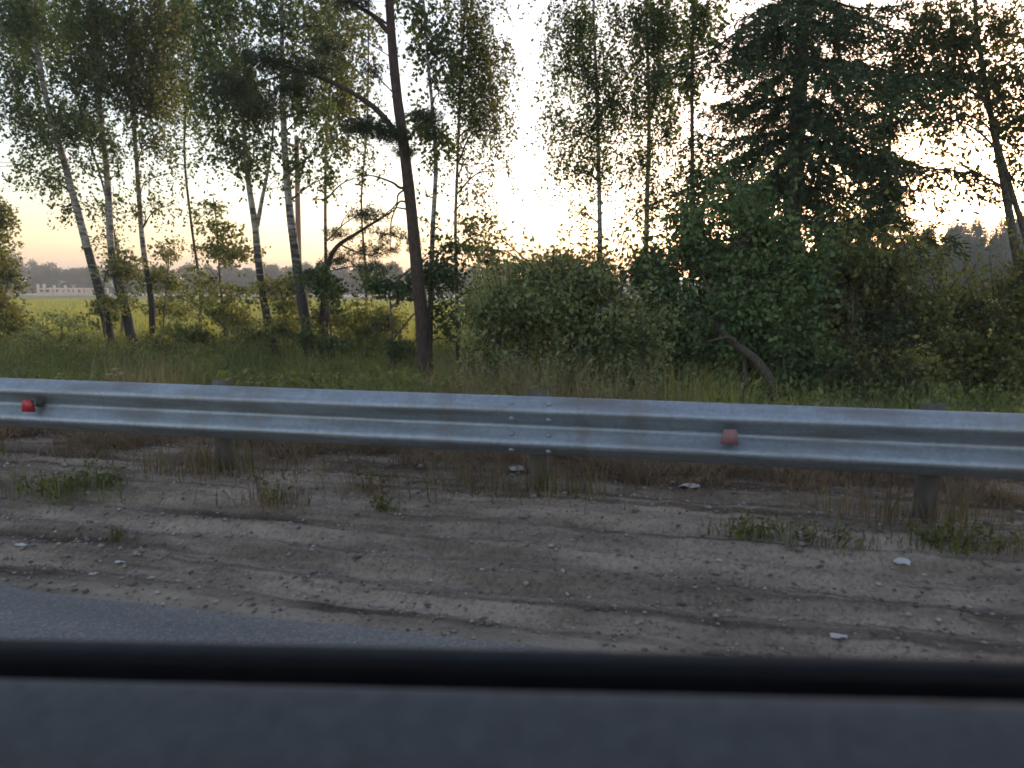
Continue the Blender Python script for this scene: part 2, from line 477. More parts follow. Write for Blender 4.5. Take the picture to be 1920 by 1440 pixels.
def build_gravel():
    g = Geo()
    n = 16000
    X = RNG.uniform(-7.5, 4.0, n); Y = 2.68 + 2.6 * RNG.random(n) ** 1.25
    keep = (X > -1.12 * Y - .6) & (X < .42 * Y + .6)
    X, Y = X[keep], Y[keep]; n = len(X)
    s = .004 + .011 * RNG.random(n) ** 2.5 + (RNG.random(n) > .99) * .014
    C = np.stack([X, Y, shoulder_z(X, Y) + s * .25], -1)
    O = np.array([[1, 0, 0], [0, 1, 0], [-1, 0, 0], [0, -1, 0], [0, 0, .62], [0, 0, -.5]])
    th = RNG.uniform(0, 6.28, n)
    V = O[None] * (1 + .45 * (RNG.random((n, 6, 1)) - .5)) * s[:, None, None] * np.stack([RNG.uniform(.8, 1.5, n), RNG.uniform(.7, 1.1, n), np.ones(n)], -1)[:, None]
    c, sn = np.cos(th)[:, None], np.sin(th)[:, None]
    V = np.stack([V[..., 0] * c - V[..., 1] * sn, V[..., 0] * sn + V[..., 1] * c, V[..., 2]], -1) + C[:, None]
    T = np.array([[0, 1, 4], [1, 2, 4], [2, 3, 4], [3, 0, 4], [1, 0, 5], [2, 1, 5], [3, 2, 5], [0, 3, 5]])
    t = (T[None] + 6 * np.arange(n)[:, None, None]).reshape(-1, 3)
    g.add(V.reshape(-1, 3), t=t)
    m, N, L, b, out = new_mat('pebble')
    ge = N.new('ShaderNodeNewGeometry'); r = ramp(N, [(0, (.08, .075, .07)), (.5, (.2, .18, .16)), (.9, (.33, .3, .27)), (1, (.46, .43, .39))])
    L.new(ge.outputs['Random Per Island'], r.inputs[0]); L.new(r.outputs[0], b.inputs['Base Color']); b.inputs['Roughness'].default_value = .9
    o = g.build('gravel', m, kind='stuff')
    tag(o, 'loose grey brown gravel scattered over the road shoulder', 'gravel')


build_gravel()

# ================================================================== CAR DOOR (the camera looks out over its window sill)
def loft(line, prof, n=40):
    """sweep a (dy, dz) profile along the straight line a-b"""
    a, b = np.array(line[0]), np.array(line[1])
    pr = np.array(prof); k = len(pr)
    V = np.concatenate([a + (b - a) * t + np.stack([0 * pr[:, 0], pr[:, 0], pr[:, 1]], -1) for t in np.linspace(0, 1, n)])
    i, j = np.meshgrid(np.arange(n - 1), np.arange(k - 1), indexing='ij')
    q = np.stack([i * k + j, (i + 1) * k + j, (i + 1) * k + j + 1, i * k + j + 1], -1).reshape(-1, 4)
    g = Geo(); g.add(V, q)
    return g


def belt(y0, Y):
    return at(-700, y0 - .0234 * 700, Y), at(2600, y0 + .0234 * 2600, Y)


car = thing('car', 'dark car seen from inside, its door panel and black window seal along the bottom', 'car', (0, -.15, .02))
D0 = np.array([0, -.15, .02])
plast = noisy_mat('door_plastic', [(.3, (.085, .093, .108)), (.7, (.115, .125, .143))], 60, .7, .35, .0008, bscale=420, spec=.06)
rub = noisy_mat('seal_rubber', [(.3, (.005, .005, .0055)), (.7, (.008, .008, .009))], 30, .9, 0, spec=.06)
strip = noisy_mat('outer_strip', [(.3, (.022, .025, .03)), (.7, (.03, .033, .039))], 30, .7, 0, spec=.12)
paint = noisy_mat('car_paint', [(.3, (.02, .022, .028)), (.7, (.024, .027, .033))], 3, .25, 0)
cloth = noisy_mat('roof_lining', [(.3, (.14, .14, .14)), (.7, (.18, .18, .18))], 40, .95, 0, spec=.1)
pan = loft(belt(1272, .49), [(.008, -.03), (.004, -.004), (0, -.0005), (-.006, 0), (-.02, -.002), (-.05, -.010), (-.085, -.026), (-.11, -.05), (-.125, -.09), (-.13, -.2), (-.13, -.5)]).build('door_panel', plast, car, D0, True)
loft(belt(1208, .56), [(.05, -.2), (.045, -.05), (.03, -.012), (.018, -.003), (.008, 0), (-.002, -.002), (-.008, -.008), (-.010, -.02), (-.011, -.05)]).build('outer_strip', strip, car, D0, True)
loft(belt(1234, .535), [(.012, -.03), (.010, -.004), (.004, 0), (-.004, -.001), (-.010, -.006), (-.020, -.010), (-.030, -.018), (-.034, -.05)]).build('window_seal', rub, car, D0, True)
SK = (np.array([-2.1, .6, .93]), np.array([2.3, .6, .93]))
loft(SK, [(-.02, .02), (0, 0), (.05, -.12), (.07, -.3), (.06, -.5), (.02, -.68), (-.05, -.76)]).build('outer_skin', paint, car, D0, True)
loft((SK[0] - [0, .9, 0], SK[1] - [0, .9, 0]), [(-.53, -.76), (-.6, -.6), (-.62, -.3), (-.6, -.1), (-.55, .0)]).build('far_side', paint, car, D0, True)
loft((np.array([-1.5, -.15, 1.6]), np.array([1.4, -.15, 1.6])), [(.57, -.02), (.5, .015), (.3, .04), (0, .05), (-.3, .04), (-.5, .015), (-.57, -.02)]).build('roof', cloth, car, D0, True)
for x0, x1 in ((-1.95, -1.45), (1.35, 1.9)):
    for y0, y1 in ((.58, .42), (-.88, -.72)):
        g = Geo(); g.tube([[x0 if x0 < 0 else x1, y0, .95], [x1 if x0 < 0 else x0, y1, 1.6]], .045, 8); g.build('pillar', cloth, car, D0, True)
g = Geo(); g.box((0, -.15, .27), (3.6, 1.3, .05)); g.build('floor_pan', cloth, car, D0)

# ================================================================== GUARDRAIL
def steel_mat():
    m, N, L, b, out = new_mat('galvanised_steel')
    n = noise(N, L, 6, 8, stretch=(.25, 2, 2)); v = N.new('ShaderNodeTexVoronoi'); v.inputs['Scale'].default_value = 55
    tc = N.new('ShaderNodeTexCoord'); L.new(tc.outputs['Object'], v.inputs['Vector'])
    r = ramp(N, [(.3, (.28, .32, .365)), (.7, (.38, .43, .48))]); L.new(n.outputs[0], r.inputs[0])
    r2 = ramp(N, [(0, (.86, .86, .86)), (1, (1.1, 1.1, 1.1))]); L.new(v.outputs['Color'], r2.inputs[0])
    mu = N.new('ShaderNodeMix'); mu.data_type = 'RGBA'; mu.blend_type = 'MULTIPLY'; mu.inputs[0].default_value = 1; L.new(r.outputs[0], mu.inputs[6]); L.new(r2.outputs[0], mu.inputs[7])
    dn = noise(N, L, 3, 6, stretch=(.5, 1, 5)); rd = ramp(N, [(.48, (0, 0, 0)), (.7, (.75, .75, .75))]); L.new(dn.outputs[0], rd.inputs[0])      # road grime
    mx = N.new('ShaderNodeMix'); mx.data_type = 'RGBA'; L.new(rd.outputs[0], mx.inputs[0]); L.new(mu.outputs[2], mx.inputs[6]); mx.inputs[7].default_value = (.2, .19, .175, 1)
    sn_ = noise(N, L, 2.2, 7, rough=.65, stretch=(2.6, 1, .35)); rs_ = ramp(N, [(.5, (0, 0, 0)), (.68, (.6, .6, .6))]); L.new(sn_.outputs[0], rs_.inputs[0])     # splash and run marks
    mx3 = N.new('ShaderNodeMix'); mx3.data_type = 'RGBA'; L.new(rs_.outputs[0], mx3.inputs[0]); L.new(mx.outputs[2], mx3.inputs[6]); mx3.inputs[7].default_value = (.25, .235, .21, 1)
    L.new(mx3.outputs[2], b.inputs['Base Color'])
    b.inputs['Metallic'].default_value = .7; b.inputs['Roughness'].default_value = .48
    rr = ramp(N, [(.3, (.46,) * 3), (.7, (.6,) * 3)]); L.new(n.outputs[0], rr.inputs[0]); L.new(rr.outputs[0], b.inputs['Roughness'])
    return m


M['steel'] = steel_mat()
M['post_steel'] = noisy_mat('weathered_post_steel', [(.3, (.07, .064, .056)), (.7, (.14, .132, .12))], 9, .75, .2, .002, (1, 1, .4))
RAIL_Y, RAIL_Z = 4.0, .432            # back of the beam, bottom edge
rail = thing('guardrail', 'long grey galvanised steel crash barrier with corrugated beam beside the road', 'guardrail', (-.85, RAIL_Y, .15))
RO = np.array([-.85, RAIL_Y, .15])
wp = [(0, .316), (.010, .312), (.020, .302), (.070, .268), (.080, .256), (.082, .244), (.079, .232), (.070, .221), (.014, .176), (.006, .166), (.004, .158), (.006, .150),
      (.014, .140), (.070, .095), (.079, .084), (.082, .072), (.080, .060), (.070, .048), (.020, .014), (.010, .004), (0, 0)]
wp = np.array(wp)
nrm = np.gradient(wp, axis=0); nrm = np.stack([-nrm[:, 1], nrm[:, 0]], -1); nrm /= np.linalg.norm(nrm, axis=1, keepdims=True)
wb = wp - nrm * .004 * np.sign(nrm[:, :1].mean())


def beam(x0, x1, dy):
    ring = np.vstack([wp, wb[::-1]]); k = len(ring)
    xs = np.arange(x0, x1 + .01, .12)
    dent = .004 * (vnoise(xs, xs * 0, .9, 31) - .5)
    V = np.concatenate([np.stack([np.full(k, x), RAIL_Y - ring[:, 0] + dy + d, RAIL_Z + ring[:, 1] + d * .6], -1) for x, d in zip(xs, dent)])
    i, j = np.meshgrid(np.arange(len(xs) - 1), np.arange(k), indexing='ij')
    q = np.stack([i * k + j, i * k + (j + 1) % k, (i + 1) * k + (j + 1) % k, (i + 1) * k + j], -1).reshape(-1, 4)
    g = Geo(); g.add(V, q)
    g.build('beam', M['steel'], rail, RO, True)


for k in range(-5, 4):
    x0 = -.85 + 4 * k
    beam(x0 - .16, x0 + 4.16, .0045 * (k % 2))
bolt_g = Geo()
th = np.linspace(0, 2 * math.pi, 10, endpoint=False)
bolt_g.add(np.vstack([np.stack([.016 * np.cos(th), 0 * th, .016 * np.sin(th)], -1), np.stack([.013 * np.cos(th), 0 * th - .008, .013 * np.sin(th)], -1), [[0, -.011, 0]]]),
           [[i, (i + 1) % 10, 10 + (i + 1) % 10, 10 + i] for i in range(10)], [[10 + i, 10 + (i + 1) % 10, 20] for i in range(10)])
bolt_me = bolt_g.mesh('bolt', M['steel'])
for k in range(-2, 2):
    for dx in (-.1, .1):
        for d, z in ((.047, .285), (.045, .2), (.045, .118), (.047, .03)):
            o = bpy.data.objects.new('bolt', bolt_me); COL.objects.link(o); o.parent = rail
            o.location = (4 * k + dx, -d - .004, RAIL_Z + z - .15)
            o.rotation_euler = (R(-35 if z in (.285, .118) else 35), 0, 0)
# posts (C-channels) and spacer blocks
for k in range(-9, 7):
    x = -.85 + 2 * k
    g = Geo()
    zt, zb = RAIL_Z + .322, -.2
    for (dx, dy, sx, sy) in ((0, .165, .10, .006), (-.047, .197, .006, .058), (.047, .197, .006, .058)):
        g.box((x + dx, RAIL_Y + dy, (zt + zb) / 2), (sx, sy, zt - zb))
    g.build('post', M['post_steel'], rail, RO)
    g = Geo()
    for (dx, dy, sx, sy) in ((-.055, .08, .006, .15), (.055, .08, .006, .15), (0, .007, .104, .006)):
        g.box((x + dx, RAIL_Y + dy, RAIL_Z + .16), (sx, sy, .22))
    g.build('spacer_block', M['post_steel'], rail, RO)
red = simple('red_reflector', (.42, .025, .03), .3)
faded = simple('faded_red_reflector', (.30, .15, .15), .6)
for x in (-7.9, -4.02, .17, 4.2):
    g = Geo()
    g.box((x, RAIL_Y - .052, RAIL_Z + .158), (.045, .09, .006)); g.box((x, RAIL_Y - .008, RAIL_Z + .158), (.05, .006, .05))
    g.box((x, RAIL_Y - .088, RAIL_Z + .16), (.075, .008, .07), taper=.9); br = g.build('reflector_bracket', M['post_steel'], rail, RO)
    g = Geo()
    a = np.array([[-.045, 0, -.03], [.045, 0, -.03], [.03, 0, .045], [-.03, 0, .045]])
    V = np.vstack([a, a + [0, -.012, 0]]) + [x, RAIL_Y - .094, RAIL_Z + .155]
    g.add(V, [[0, 1, 2, 3], [7, 6, 5, 4], [0, 4, 5, 1], [1, 5, 6, 2], [2, 6, 7, 3], [3, 7, 4, 0]])
    g.build('reflector', red if x != .17 else faded, rail, RO)['label'] = 'red reflector plate in the groove of the beam' if x != .17 else 'faded dusty red reflector plate in the groove of the beam'


# ================================================================== TREES AND SHRUBS
def ball(n):
    d = RNG.normal(size=(n, 3)); d /= np.linalg.norm(d, axis=1, keepdims=True)
    return d * (RNG.random((n, 1)) ** (1 / 2.3))


def strands(g, P, L, down, spread, step, leafL, leafW, twig=True, jitter=.03, m_leaf=0, m_twig=1, twr=.0028):
    """leafy twigs that start at the points P; down>0 lets them hang, down<0 lets them rise"""
    n = len(P)
    if n == 0:
        return
    az = RNG.uniform(0, 2 * math.pi, n)
    H = np.stack([np.cos(az), np.sin(az), 0 * az], -1) * spread
    D = H + np.array([0, 0, -down]) + RNG.normal(size=(n, 3)) * .18
    D /= np.linalg.norm(D, axis=1, keepdims=True)
    L = L * RNG.uniform(.5, 1.4, n)
    k = max(2, int(L.mean() / step))
    t = (np.arange(k)[None] + RNG.random((n, k))) / k
    sag = np.array([0, 0, -.25 * down]) * (L[:, None, None] * t[..., None] ** 2)
    Q = P[:, None] + D[:, None] * (t * L[:, None])[..., None] + sag + RNG.normal(size=(n, k, 3)) * jitter
    Q = Q.reshape(-1, 3)
    N_ = len(Q)
    LD = RNG.normal(size=(N_, 3)) * .8 + np.array([0, 0, -.55 * (1 if down > 0 else .2)])
    s = RNG.uniform(.5, 1.35, N_)
    g.leaves(Q, LD, leafL * s, leafW * s, m_leaf)
    if twig:
        E = P + D * L[:, None] + np.array([0, 0, -.25 * down]) * L[:, None]
        S = np.cross(D, RNG.normal(size=(n, 3))); S /= np.linalg.norm(S, axis=1, keepdims=True)
        B2 = np.cross(D, S)
        V = np.stack([P + S * twr, P - S * .5 * twr + B2 * .87 * twr, P - S * .5 * twr - B2 * .87 * twr, E], 1).reshape(-1, 3)
        b = 4 * np.arange(n)[:, None]
        T = np.concatenate([b + [0, 1, 3], b + [1, 2, 3], b + [2, 0, 3]])
        g.add(V, t=T, m=m_twig)


class Tree:
    def __init__(self, name, label, cat, base, group=None):
        self.base = np.asarray(base, float)
        self.root = thing(name, label, cat, self.base, group)

    def part(self, name, g, mats, kind=None, smooth=True):
        return g.build(name, mats, self.root, self.base, smooth, kind)


def trunk_from_px(px, Y, top_extra=None, wander=.12):
    P = [at(x, y, Y + (RNG.uniform(-wander, wander) if i else 0)) for i, (x, y) in enumerate(px)]
    b = P[0].copy()
    b[2] = float(gz(b[0], b[1])) - .05
    P = [b] + P if P[0][2] > b[2] + .15 else [b] + P[1:]
    if top_extra:
        d = P[-1] - P[-2]; d = d / np.linalg.norm(d)
        d = d * .6 + np.array([0, 0, .4]); d /= np.linalg.norm(d)
        P.append(P[-1] + d * top_extra * .5 + RNG.normal(size=3) * .1)
        P.append(P[-2] + d * top_extra + RNG.normal(size=3) * .15)
    return spline(P, 40)


def broadleaf(name, label, px, Y, r0, blobs, leaf, bark, cat='tree', group=None, top=4.0, leafL=.082, leafW=.06, droop=.9, strandL=.42, tau=1.02,
              r1=.012, stems=None, step=.038, limb_r=.022, over=True, spread=.45, thick=1.0, max_thick=1.3):
    """blobs: (x, y, rx, ry, density) in the pixels of the photograph, at the tree's own distance Y"""
    path = trunk_from_px(px, Y, top)
    if bark == 'birch_bark':
        r0 = r0 * .86
    t = Tree(name, label, cat, path[0], group)
    h = np.linspace(0, 1, len(path))
    rad = r1 + (r0 - r1) * (1 - h) ** 1.15 + r0 * .45 * np.exp(-h * 22)
    g = Geo(); g.tube(path, rad, 10, wob=.03)
    t.part('trunk', g, M[bark])
    paths = [path]
    for (spx, sr) in (stems or []):
        P = spline([at(x, y, Y + RNG.uniform(-.1, .1)) for x, y in spx], 20)
        g = Geo(); g.tube(P, np.linspace(sr, .01, 20), 8, wob=.03)
        t.part('stem', g, M[bark]); paths.append(P)
    bl = []
    for b in blobs:
        x, y, rx, ry, d = b[:5]
        if top and y < 330 and rx >= 40:
            rx, ry = rx * 1.3, ry * 1.12
        s = scale_at(x, Y)
        dep = b[5] if len(b) > 5 else RNG.uniform(-.35, .35)
        bl.append((at(x, y, Y + dep * rx * s), np.array([rx * s, min(max_thick, rx * s * thick), ry * s]), d))
    if top and over:                                   # the crown goes on above the picture
        for u in np.linspace(.62, 1.0, 5):
            p = path[int(u * 39)]
            if p[2] > CAM_H + Y * .36:
                rr = 1.25 - .8 * (u - .6) / .4
                bl.append((p + np.array([RNG.uniform(-.5, .5), RNG.uniform(-.5, .5), 0]), np.array([rr, rr, .8]), .55))
    cg = Geo()
    allp = np.vstack(paths)
    area = leafL * leafW / 2 * .5
    for c, rr, d in bl:
        hd = np.linalg.norm(allp[:, :2] - c[:2], axis=1)
        score = np.abs(allp[:, 2] - (c[2] - .55 * hd)) + .25 * hd
        a = allp[np.argmin(score)]
        mid = (a + c) / 2 + np.array([0, 0, .12 * np.linalg.norm(c - a)]) + RNG.normal(size=3) * .06
        lp = spline([a, mid, c], 9)
        ln = np.linalg.norm(c - a)
        g = Geo(); g.tube(lp, np.linspace(min(limb_r * (.6 + .35 * ln), r0 * .6), .006, 9), 5, wob=.05)
        t.part('limb', g, M[bark if bark != 'birch_bark' else 'twig'])
        ns = 6
        subs = []
        for k in range(ns):
            e = c + ball(1)[0] * rr * .95
            s0 = lp[RNG.integers(3, 9)]
            m2 = (s0 + e) / 2 + np.array([0, 0, .08]) + RNG.normal(size=3) * .05
            sp_ = spline([s0, m2, e], 6); subs.append(sp_)
            cg.tube(sp_, np.linspace(.009, .003, 6), 4, m=1)
        nl = d * tau * math.pi * rr[0] * rr[2] / area
        per = max(2, int(strandL * .95 / step))
        n = max(3, int(nl / per))
        sp_ = np.vstack(subs)
        # strands start half near the sub-branches and half through the volume
        P1 = sp_[RNG.integers(0, len(sp_), n // 2)] + RNG.normal(size=(n // 2, 3)) * rr * .22
        P2 = c + ball(n - n // 2) * rr
        P = np.vstack([P1, P2])
        P[:, 2] += strandL * .45 * droop
        keep = (P[:, 2] > gz(P[:, 0], P[:, 1]) + .12) & (vnoise(P[:, 0] + .7 * P[:, 2], P[:, 1] + 1.1 * P[:, 2], .42, 77) > (.47 if cat == 'bush' else .4 if not top else .3))
        strands(cg, P[keep], strandL, droop, spread, step, leafL, leafW)
        if cat == 'bush':                              # long shoots that break the outline
            ns_ = 14
            for _ in range(5):
                e0 = c + ball(1)[0] * rr * .5; dv = RNG.normal(size=3) * .35 + np.array([0, -.15, .55]); e1 = e0 + dv * RNG.uniform(.5, .9)
                cg.tube(spline([e0, (e0 + e1) / 2 + RNG.normal(size=3) * .04, e1], 6), np.linspace(.009, .003, 6), 4, m=2)
            e = ball(ns_); e[:, 2] = np.abs(e[:, 2]); e /= np.linalg.norm(e, axis=1, keepdims=True)
            strands(cg, c + e * rr * .8, .55, -.9, .5, .028, leafL * 1.05, leafW * 1.0, twr=.006)
    t.part('crown', cg, [M[leaf], M['twig'], M['grey_bark']], 'stuff', smooth=False)
    return t


# ---- birches along the field, from the field corner towards the spruce
broadleaf('birch_tree', 'white-barked birch leaning left, first trunk of the group by the open field', [(207, 640), (190, 560), (165, 470), (125, 320), (88, 190), (66, 70), (60, 0)], 16.5, .17,
          [(40, 40, 70, 60, 1.3), (28, 150, 55, 60, 1.0), (40, 215, 60, 45, 1.2), (125, 250, 55, 45, 1.2), (75, 265, 60, 40, 1.2), (150, 160, 40, 60, .9), (85, 330, 70, 45, .55), (40, 320, 40, 30, .35), (120, 385, 60, 35, .35)],
          'birch_leaf_dark', 'birch_bark')
broadleaf('birch_tree', 'middle birch of the three-trunk group by the open field', [(248, 640), (232, 570), (210, 480), (201, 330), (186, 190), (178, 60), (176, 0)], 16.8, .16,
          [(190, 40, 55, 60, 1.2), (150, 110, 45, 60, .9), (195, 140, 50, 60, 1.1), (170, 215, 50, 45, 1.0), (215, 260, 60, 50, 1.1), (180, 320, 50, 40, .6), (215, 380, 55, 40, .4), (190, 450, 40, 40, .3)],
          'birch_leaf', 'birch_bark')
broadleaf('birch_tree', 'thinner darker birch nearest the gap in the three-trunk group', [(287, 632), (283, 560), (268, 460), (258, 330), (250, 190), (246, 60), (246, 0)], 17.2, .11,
          [(265, 50, 65, 65, 1.5), (300, 110, 60, 70, 1.4), (245, 150, 60, 60, 1.3), (290, 200, 60, 60, 1.3), (300, 265, 45, 40, .9), (330, 40, 40, 60, .9), (300, 330, 60, 40, .5), (270, 400, 60, 40, .35), (320, 385, 40, 30, .25)],
          'birch_leaf_olive', 'birch_bark')
broadleaf('birch_tree', 'birch forking into two pale stems beside the leafy sapling', [(517, 668), (500, 590), (486, 500), (478, 420), (466, 340), (455, 220), (440, 100), (430, 0)], 14.6, .13,
          [(430, 40, 60, 60, 1.2), (380, 90, 50, 60, 1.0), (445, 130, 60, 55, 1.5), (410, 190, 55, 45, 1.4), (470, 220, 45, 40, 1.4), (440, 270, 55, 35, 1.5), (470, 310, 40, 22, 1.1), (405, 300, 40, 30, .5), (500, 350, 45, 30, .35)],
          'birch_leaf_dark', 'birch_bark', stems=[([(482, 425), (492, 370), (502, 320), (512, 240), (515, 120)], .05)])
broadleaf('birch_tree', 'stout white birch with black bands in front of the reddish pole', [(583, 668), (568, 570), (553, 470), (541, 370), (533, 260), (529, 130), (528, 0)], 14.0, .155,
          [(525, 40, 60, 50, 1.0), (590, 50, 60, 50, .7), (490, 30, 40, 50, .7), (560, 130, 55, 45, 1.3), (575, 215, 50, 40, 1.3), (590, 280, 50, 35, 1.2), (560, 310, 35, 22, 1.3), (625, 330, 40, 40, .4), (500, 280, 30, 30, .7)],
          'birch_leaf_dark', 'birch_bark')
broadleaf('birch_tree', 'hair-thin birch stem standing between the white birch and the pine', [(612, 640), (611, 520), (610, 400), (611, 300), (618, 180), (630, 60), (634, 0)], 16.0, .055,
          [(640, 50, 50, 40, .6), (650, 130, 55, 50, .9), (620, 200, 55, 45, 1.0), (660, 230, 50, 45, .9), (640, 285, 60, 30, .7), (690, 330, 40, 40, .35), (610, 350, 30, 40, .3), (680, 400, 30, 40, .25)],
          'birch_leaf_olive', 'birch_bark')
broadleaf('birch_tree', 'slim dark birch just behind the reddish pine trunk', [(806, 660), (808, 540), (812, 420), (817, 320), (813, 230), (803, 120), (794, 0)], 13.6, .075,
          [(790, 50, 45, 45, .8), (825, 100, 45, 50, .9), (770, 95, 35, 40, .8), (835, 180, 50, 45, 1.0), (800, 230, 45, 35, 1.1), (830, 260, 45, 30, .8), (800, 310, 25, 25, .7), (800, 370, 30, 25, .4), (815, 430, 30, 30, .4)],
          'birch_leaf', 'birch_bark')
broadleaf('birch_tree', 'wispy birch with hanging twigs at the edge of the bright gap in the trees', [(858, 650), (856, 520), (854, 420), (858, 300), (862, 190), (868, 80), (872, 0)], 14.5, .05,
          [(895, 40, 50, 50, .9), (905, 110, 55, 50, 1.0), (870, 150, 50, 50, 1.0), (925, 180, 40, 45, .8), (885, 225, 60, 45, 1.0), (935, 250, 30, 40, .5), (880, 300, 55, 40, .4), (940, 320, 28, 45, .3), (880, 380, 55, 40, .3), (900, 440, 50, 35, .55)],
          'birch_leaf_olive', 'birch_bark', strandL=.6, leafL=.062, leafW=.046, tau=1.25)
broadleaf('birch_tree', 'thin-stemmed birch bordering the bright gap in the trees on the spruce side', [(1126, 640), (1125, 500), (1124, 380), (1121, 250), (1117, 120), (1113, 0)], 14.2, .07,
          [(1070, 40, 50, 55, .75), (1130, 60, 50, 60, .85), (1055, 130, 40, 55, .7), (1110, 150, 50, 50, .8), (1050, 230, 35, 55, .6), (1100, 245, 50, 50, .7), (1150, 200, 40, 60, .7), (1075, 320, 50, 45, .55), (1130, 330, 45, 45, .5), (1090, 400, 50, 40, .5), (1125, 455, 50, 35, .5)],
          'birch_leaf', 'birch_bark', strandL=.6, leafL=.062, leafW=.046, tau=1.25)
broadleaf('birch_tree', 'thin-stemmed birch beside the spruce, its foot behind the green thicket', [(1210, 640), (1211, 500), (1213, 380), (1217, 250), (1215, 120), (1210, 0)], 14.6, .075,
          [(1190, 40, 50, 50, .8), (1245, 60, 45, 60, .8), (1185, 130, 45, 55, .8), (1240, 160, 45, 55, .8), (1200, 220, 50, 50, .8), (1250, 260, 40, 50, .7), (1195, 310, 45, 45, .6), (1235, 350, 40, 45, .55), (1195, 400, 45, 40, .5), (1280, 60, 45, 60, .8)],
          'birch_leaf', 'birch_bark', strandL=.55, leafL=.062, leafW=.046, tau=1.25)
broadleaf('young_tree', 'slender dark young tree standing close against the spruce boughs', [(1296, 600), (1297, 450), (1298, 300), (1297, 150), (1299, 0)], 13.9, .055,
          [(1300, 60, 35, 60, .9), (1290, 160, 30, 50, .9), (1295, 240, 30, 50, .9), (1290, 320, 30, 40, .7), (1330, 40, 40, 50, .8)],
          'birch_leaf', 'grey_bark', strandL=.35)
broadleaf('aspen_tree', 'tall leaning two-stemmed tree against the setting sun', [(1935, 640), (1905, 470), (1885, 360), (1862, 240), (1840, 110), (1828, 0)], 12.8, .08,
          [(1715, 40, 45, 50, .9), (1780, 60, 50, 55, .8), (1880, 50, 50, 60, .8), (1715, 130, 45, 45, 1.2), (1780, 150, 50, 45, .7), (1890, 150, 45, 55, .8), (1740, 220, 45, 40, .7), (1810, 220, 45, 40, .55), (1885, 240, 45, 45, .6), (1760, 290, 40, 35, .3), (1900, 330, 40, 40, .4), (1810, 310, 45, 30, .22), (1830, 370, 50, 30, .12), (1960, 180, 50, 120, .7)],
          'birch_leaf_olive', 'grey_bark', stems=[([(1950, 560), (1925, 450), (1900, 370), (1880, 300), (1850, 200), (1800, 90), (1775, 0)], .055)], leafL=.062, leafW=.05, tau=1.6)
broadleaf('young_tree', 'leafy green young tree cut off by the picture edge beside the field', [(-12, 660), (-10, 560), (-8, 470), (-5, 400)], 15.5, .05,
          [(0, 410, 30, 40, 1.0), (-10, 470, 45, 40, 1.2), (15, 520, 30, 40, .8), (-10, 560, 45, 50, 1.2), (10, 610, 50, 40, 1.3), (-50, 480, 50, 120, 1.0)],
          'bush_olive', 'grey_bark', top=None, tau=2.3, droop=.1, strandL=.25)

for nm_, lab_, px_, Y_, r_, bl_, lf_ in [
    ('birch_tree', 'background birch filling the gap above the airy sapling', [(372, 640), (368, 540), (360, 420), (352, 280), (348, 120), (345, 0)], 19.5, .06, [(350, 40, 60, 60, .9), (385, 120, 50, 60, .9), (335, 170, 45, 55, .6), (375, 215, 45, 45, .6), (345, 290, 35, 40, .25)], 'birch_leaf'),
    ('birch_tree', 'background birch high between the leaning birch and its neighbour', [(232, 640), (222, 520), (196, 360), (156, 200), (112, 0)], 20.5, .06, [(100, 50, 45, 50, .6), (60, 100, 50, 50, .6), (130, 40, 40, 45, .7), (20, 60, 50, 60, .8), (150, 230, 40, 45, .7)], 'birch_leaf'),
    ('birch_tree', 'background birch behind the arching pine limb', [(680, 640), (682, 520), (684, 380), (688, 220), (690, 0)], 19.0, .05, [(600, 30, 50, 45, .7), (660, 60, 50, 45, .5), (620, 110, 50, 45, .7), (590, 190, 50, 45, .8), (650, 170, 50, 45, .7), (560, 60, 45, 45, .7), (690, 290, 40, 40, .3)], 'birch_leaf_olive'),
]:
    px_ = [(x_ + 7 * math.sin(y_ * .013 + Y_), y_) for x_, y_ in px_]
    broadleaf(nm_, lab_, px_, Y_, r_ * .75, bl_ + [(px_[2][0] + 8, 400, 30, 30, .3), (px_[1][0] - 8, 470, 30, 25, .35), (px_[1][0] + 5, 540, 28, 30, .5)], lf_, 'grey_bark')

# ---- saplings and shrubs under the birches
broadleaf('sapling', 'airy sapling with spreading sprays beside the forked birch', [(425, 668), (420, 600), (412, 520), (408, 440), (400, 370)], 15.5, .035,
          [(395, 390, 40, 30, .35), (415, 430, 55, 30, .6), (430, 475, 65, 28, .8), (400, 520, 50, 30, .7), (440, 560, 65, 35, 1.0), (395, 590, 50, 30, .9), (450, 610, 50, 30, 1.0), (340, 560, 35, 30, .35)],
          'bush_olive', 'grey_bark', 'sapling', top=None, tau=2.3, droop=.12, strandL=.3, spread=1.0)
broadleaf('shrub', 'dark leafy shrub wrapped round the foot of the leaning birch', [(200, 650), (195, 590), (195, 530)], 16.2, .03,
          [(208, 520, 34, 32, 1.2), (225, 560, 40, 30, 1.2), (185, 590, 40, 30, 1.1), (235, 500, 35, 30, .8)], 'bush_olive', 'grey_bark', 'shrub', top=None, tau=2.3, droop=.1, strandL=.25, spread=.9)
broadleaf('shrub', 'thin light shrub between the three-trunk birches and the sapling', [(305, 645), (308, 580), (315, 500)], 17.5, .025,
          [(310, 470, 35, 30, .45), (290, 520, 35, 30, .8), (330, 530, 40, 30, .55), (300, 580, 40, 30, .7), (345, 590, 30, 25, .5)], 'bush_olive', 'grey_bark', 'shrub', top=None, tau=2.3, droop=.1, strandL=.28, spread=1.0)
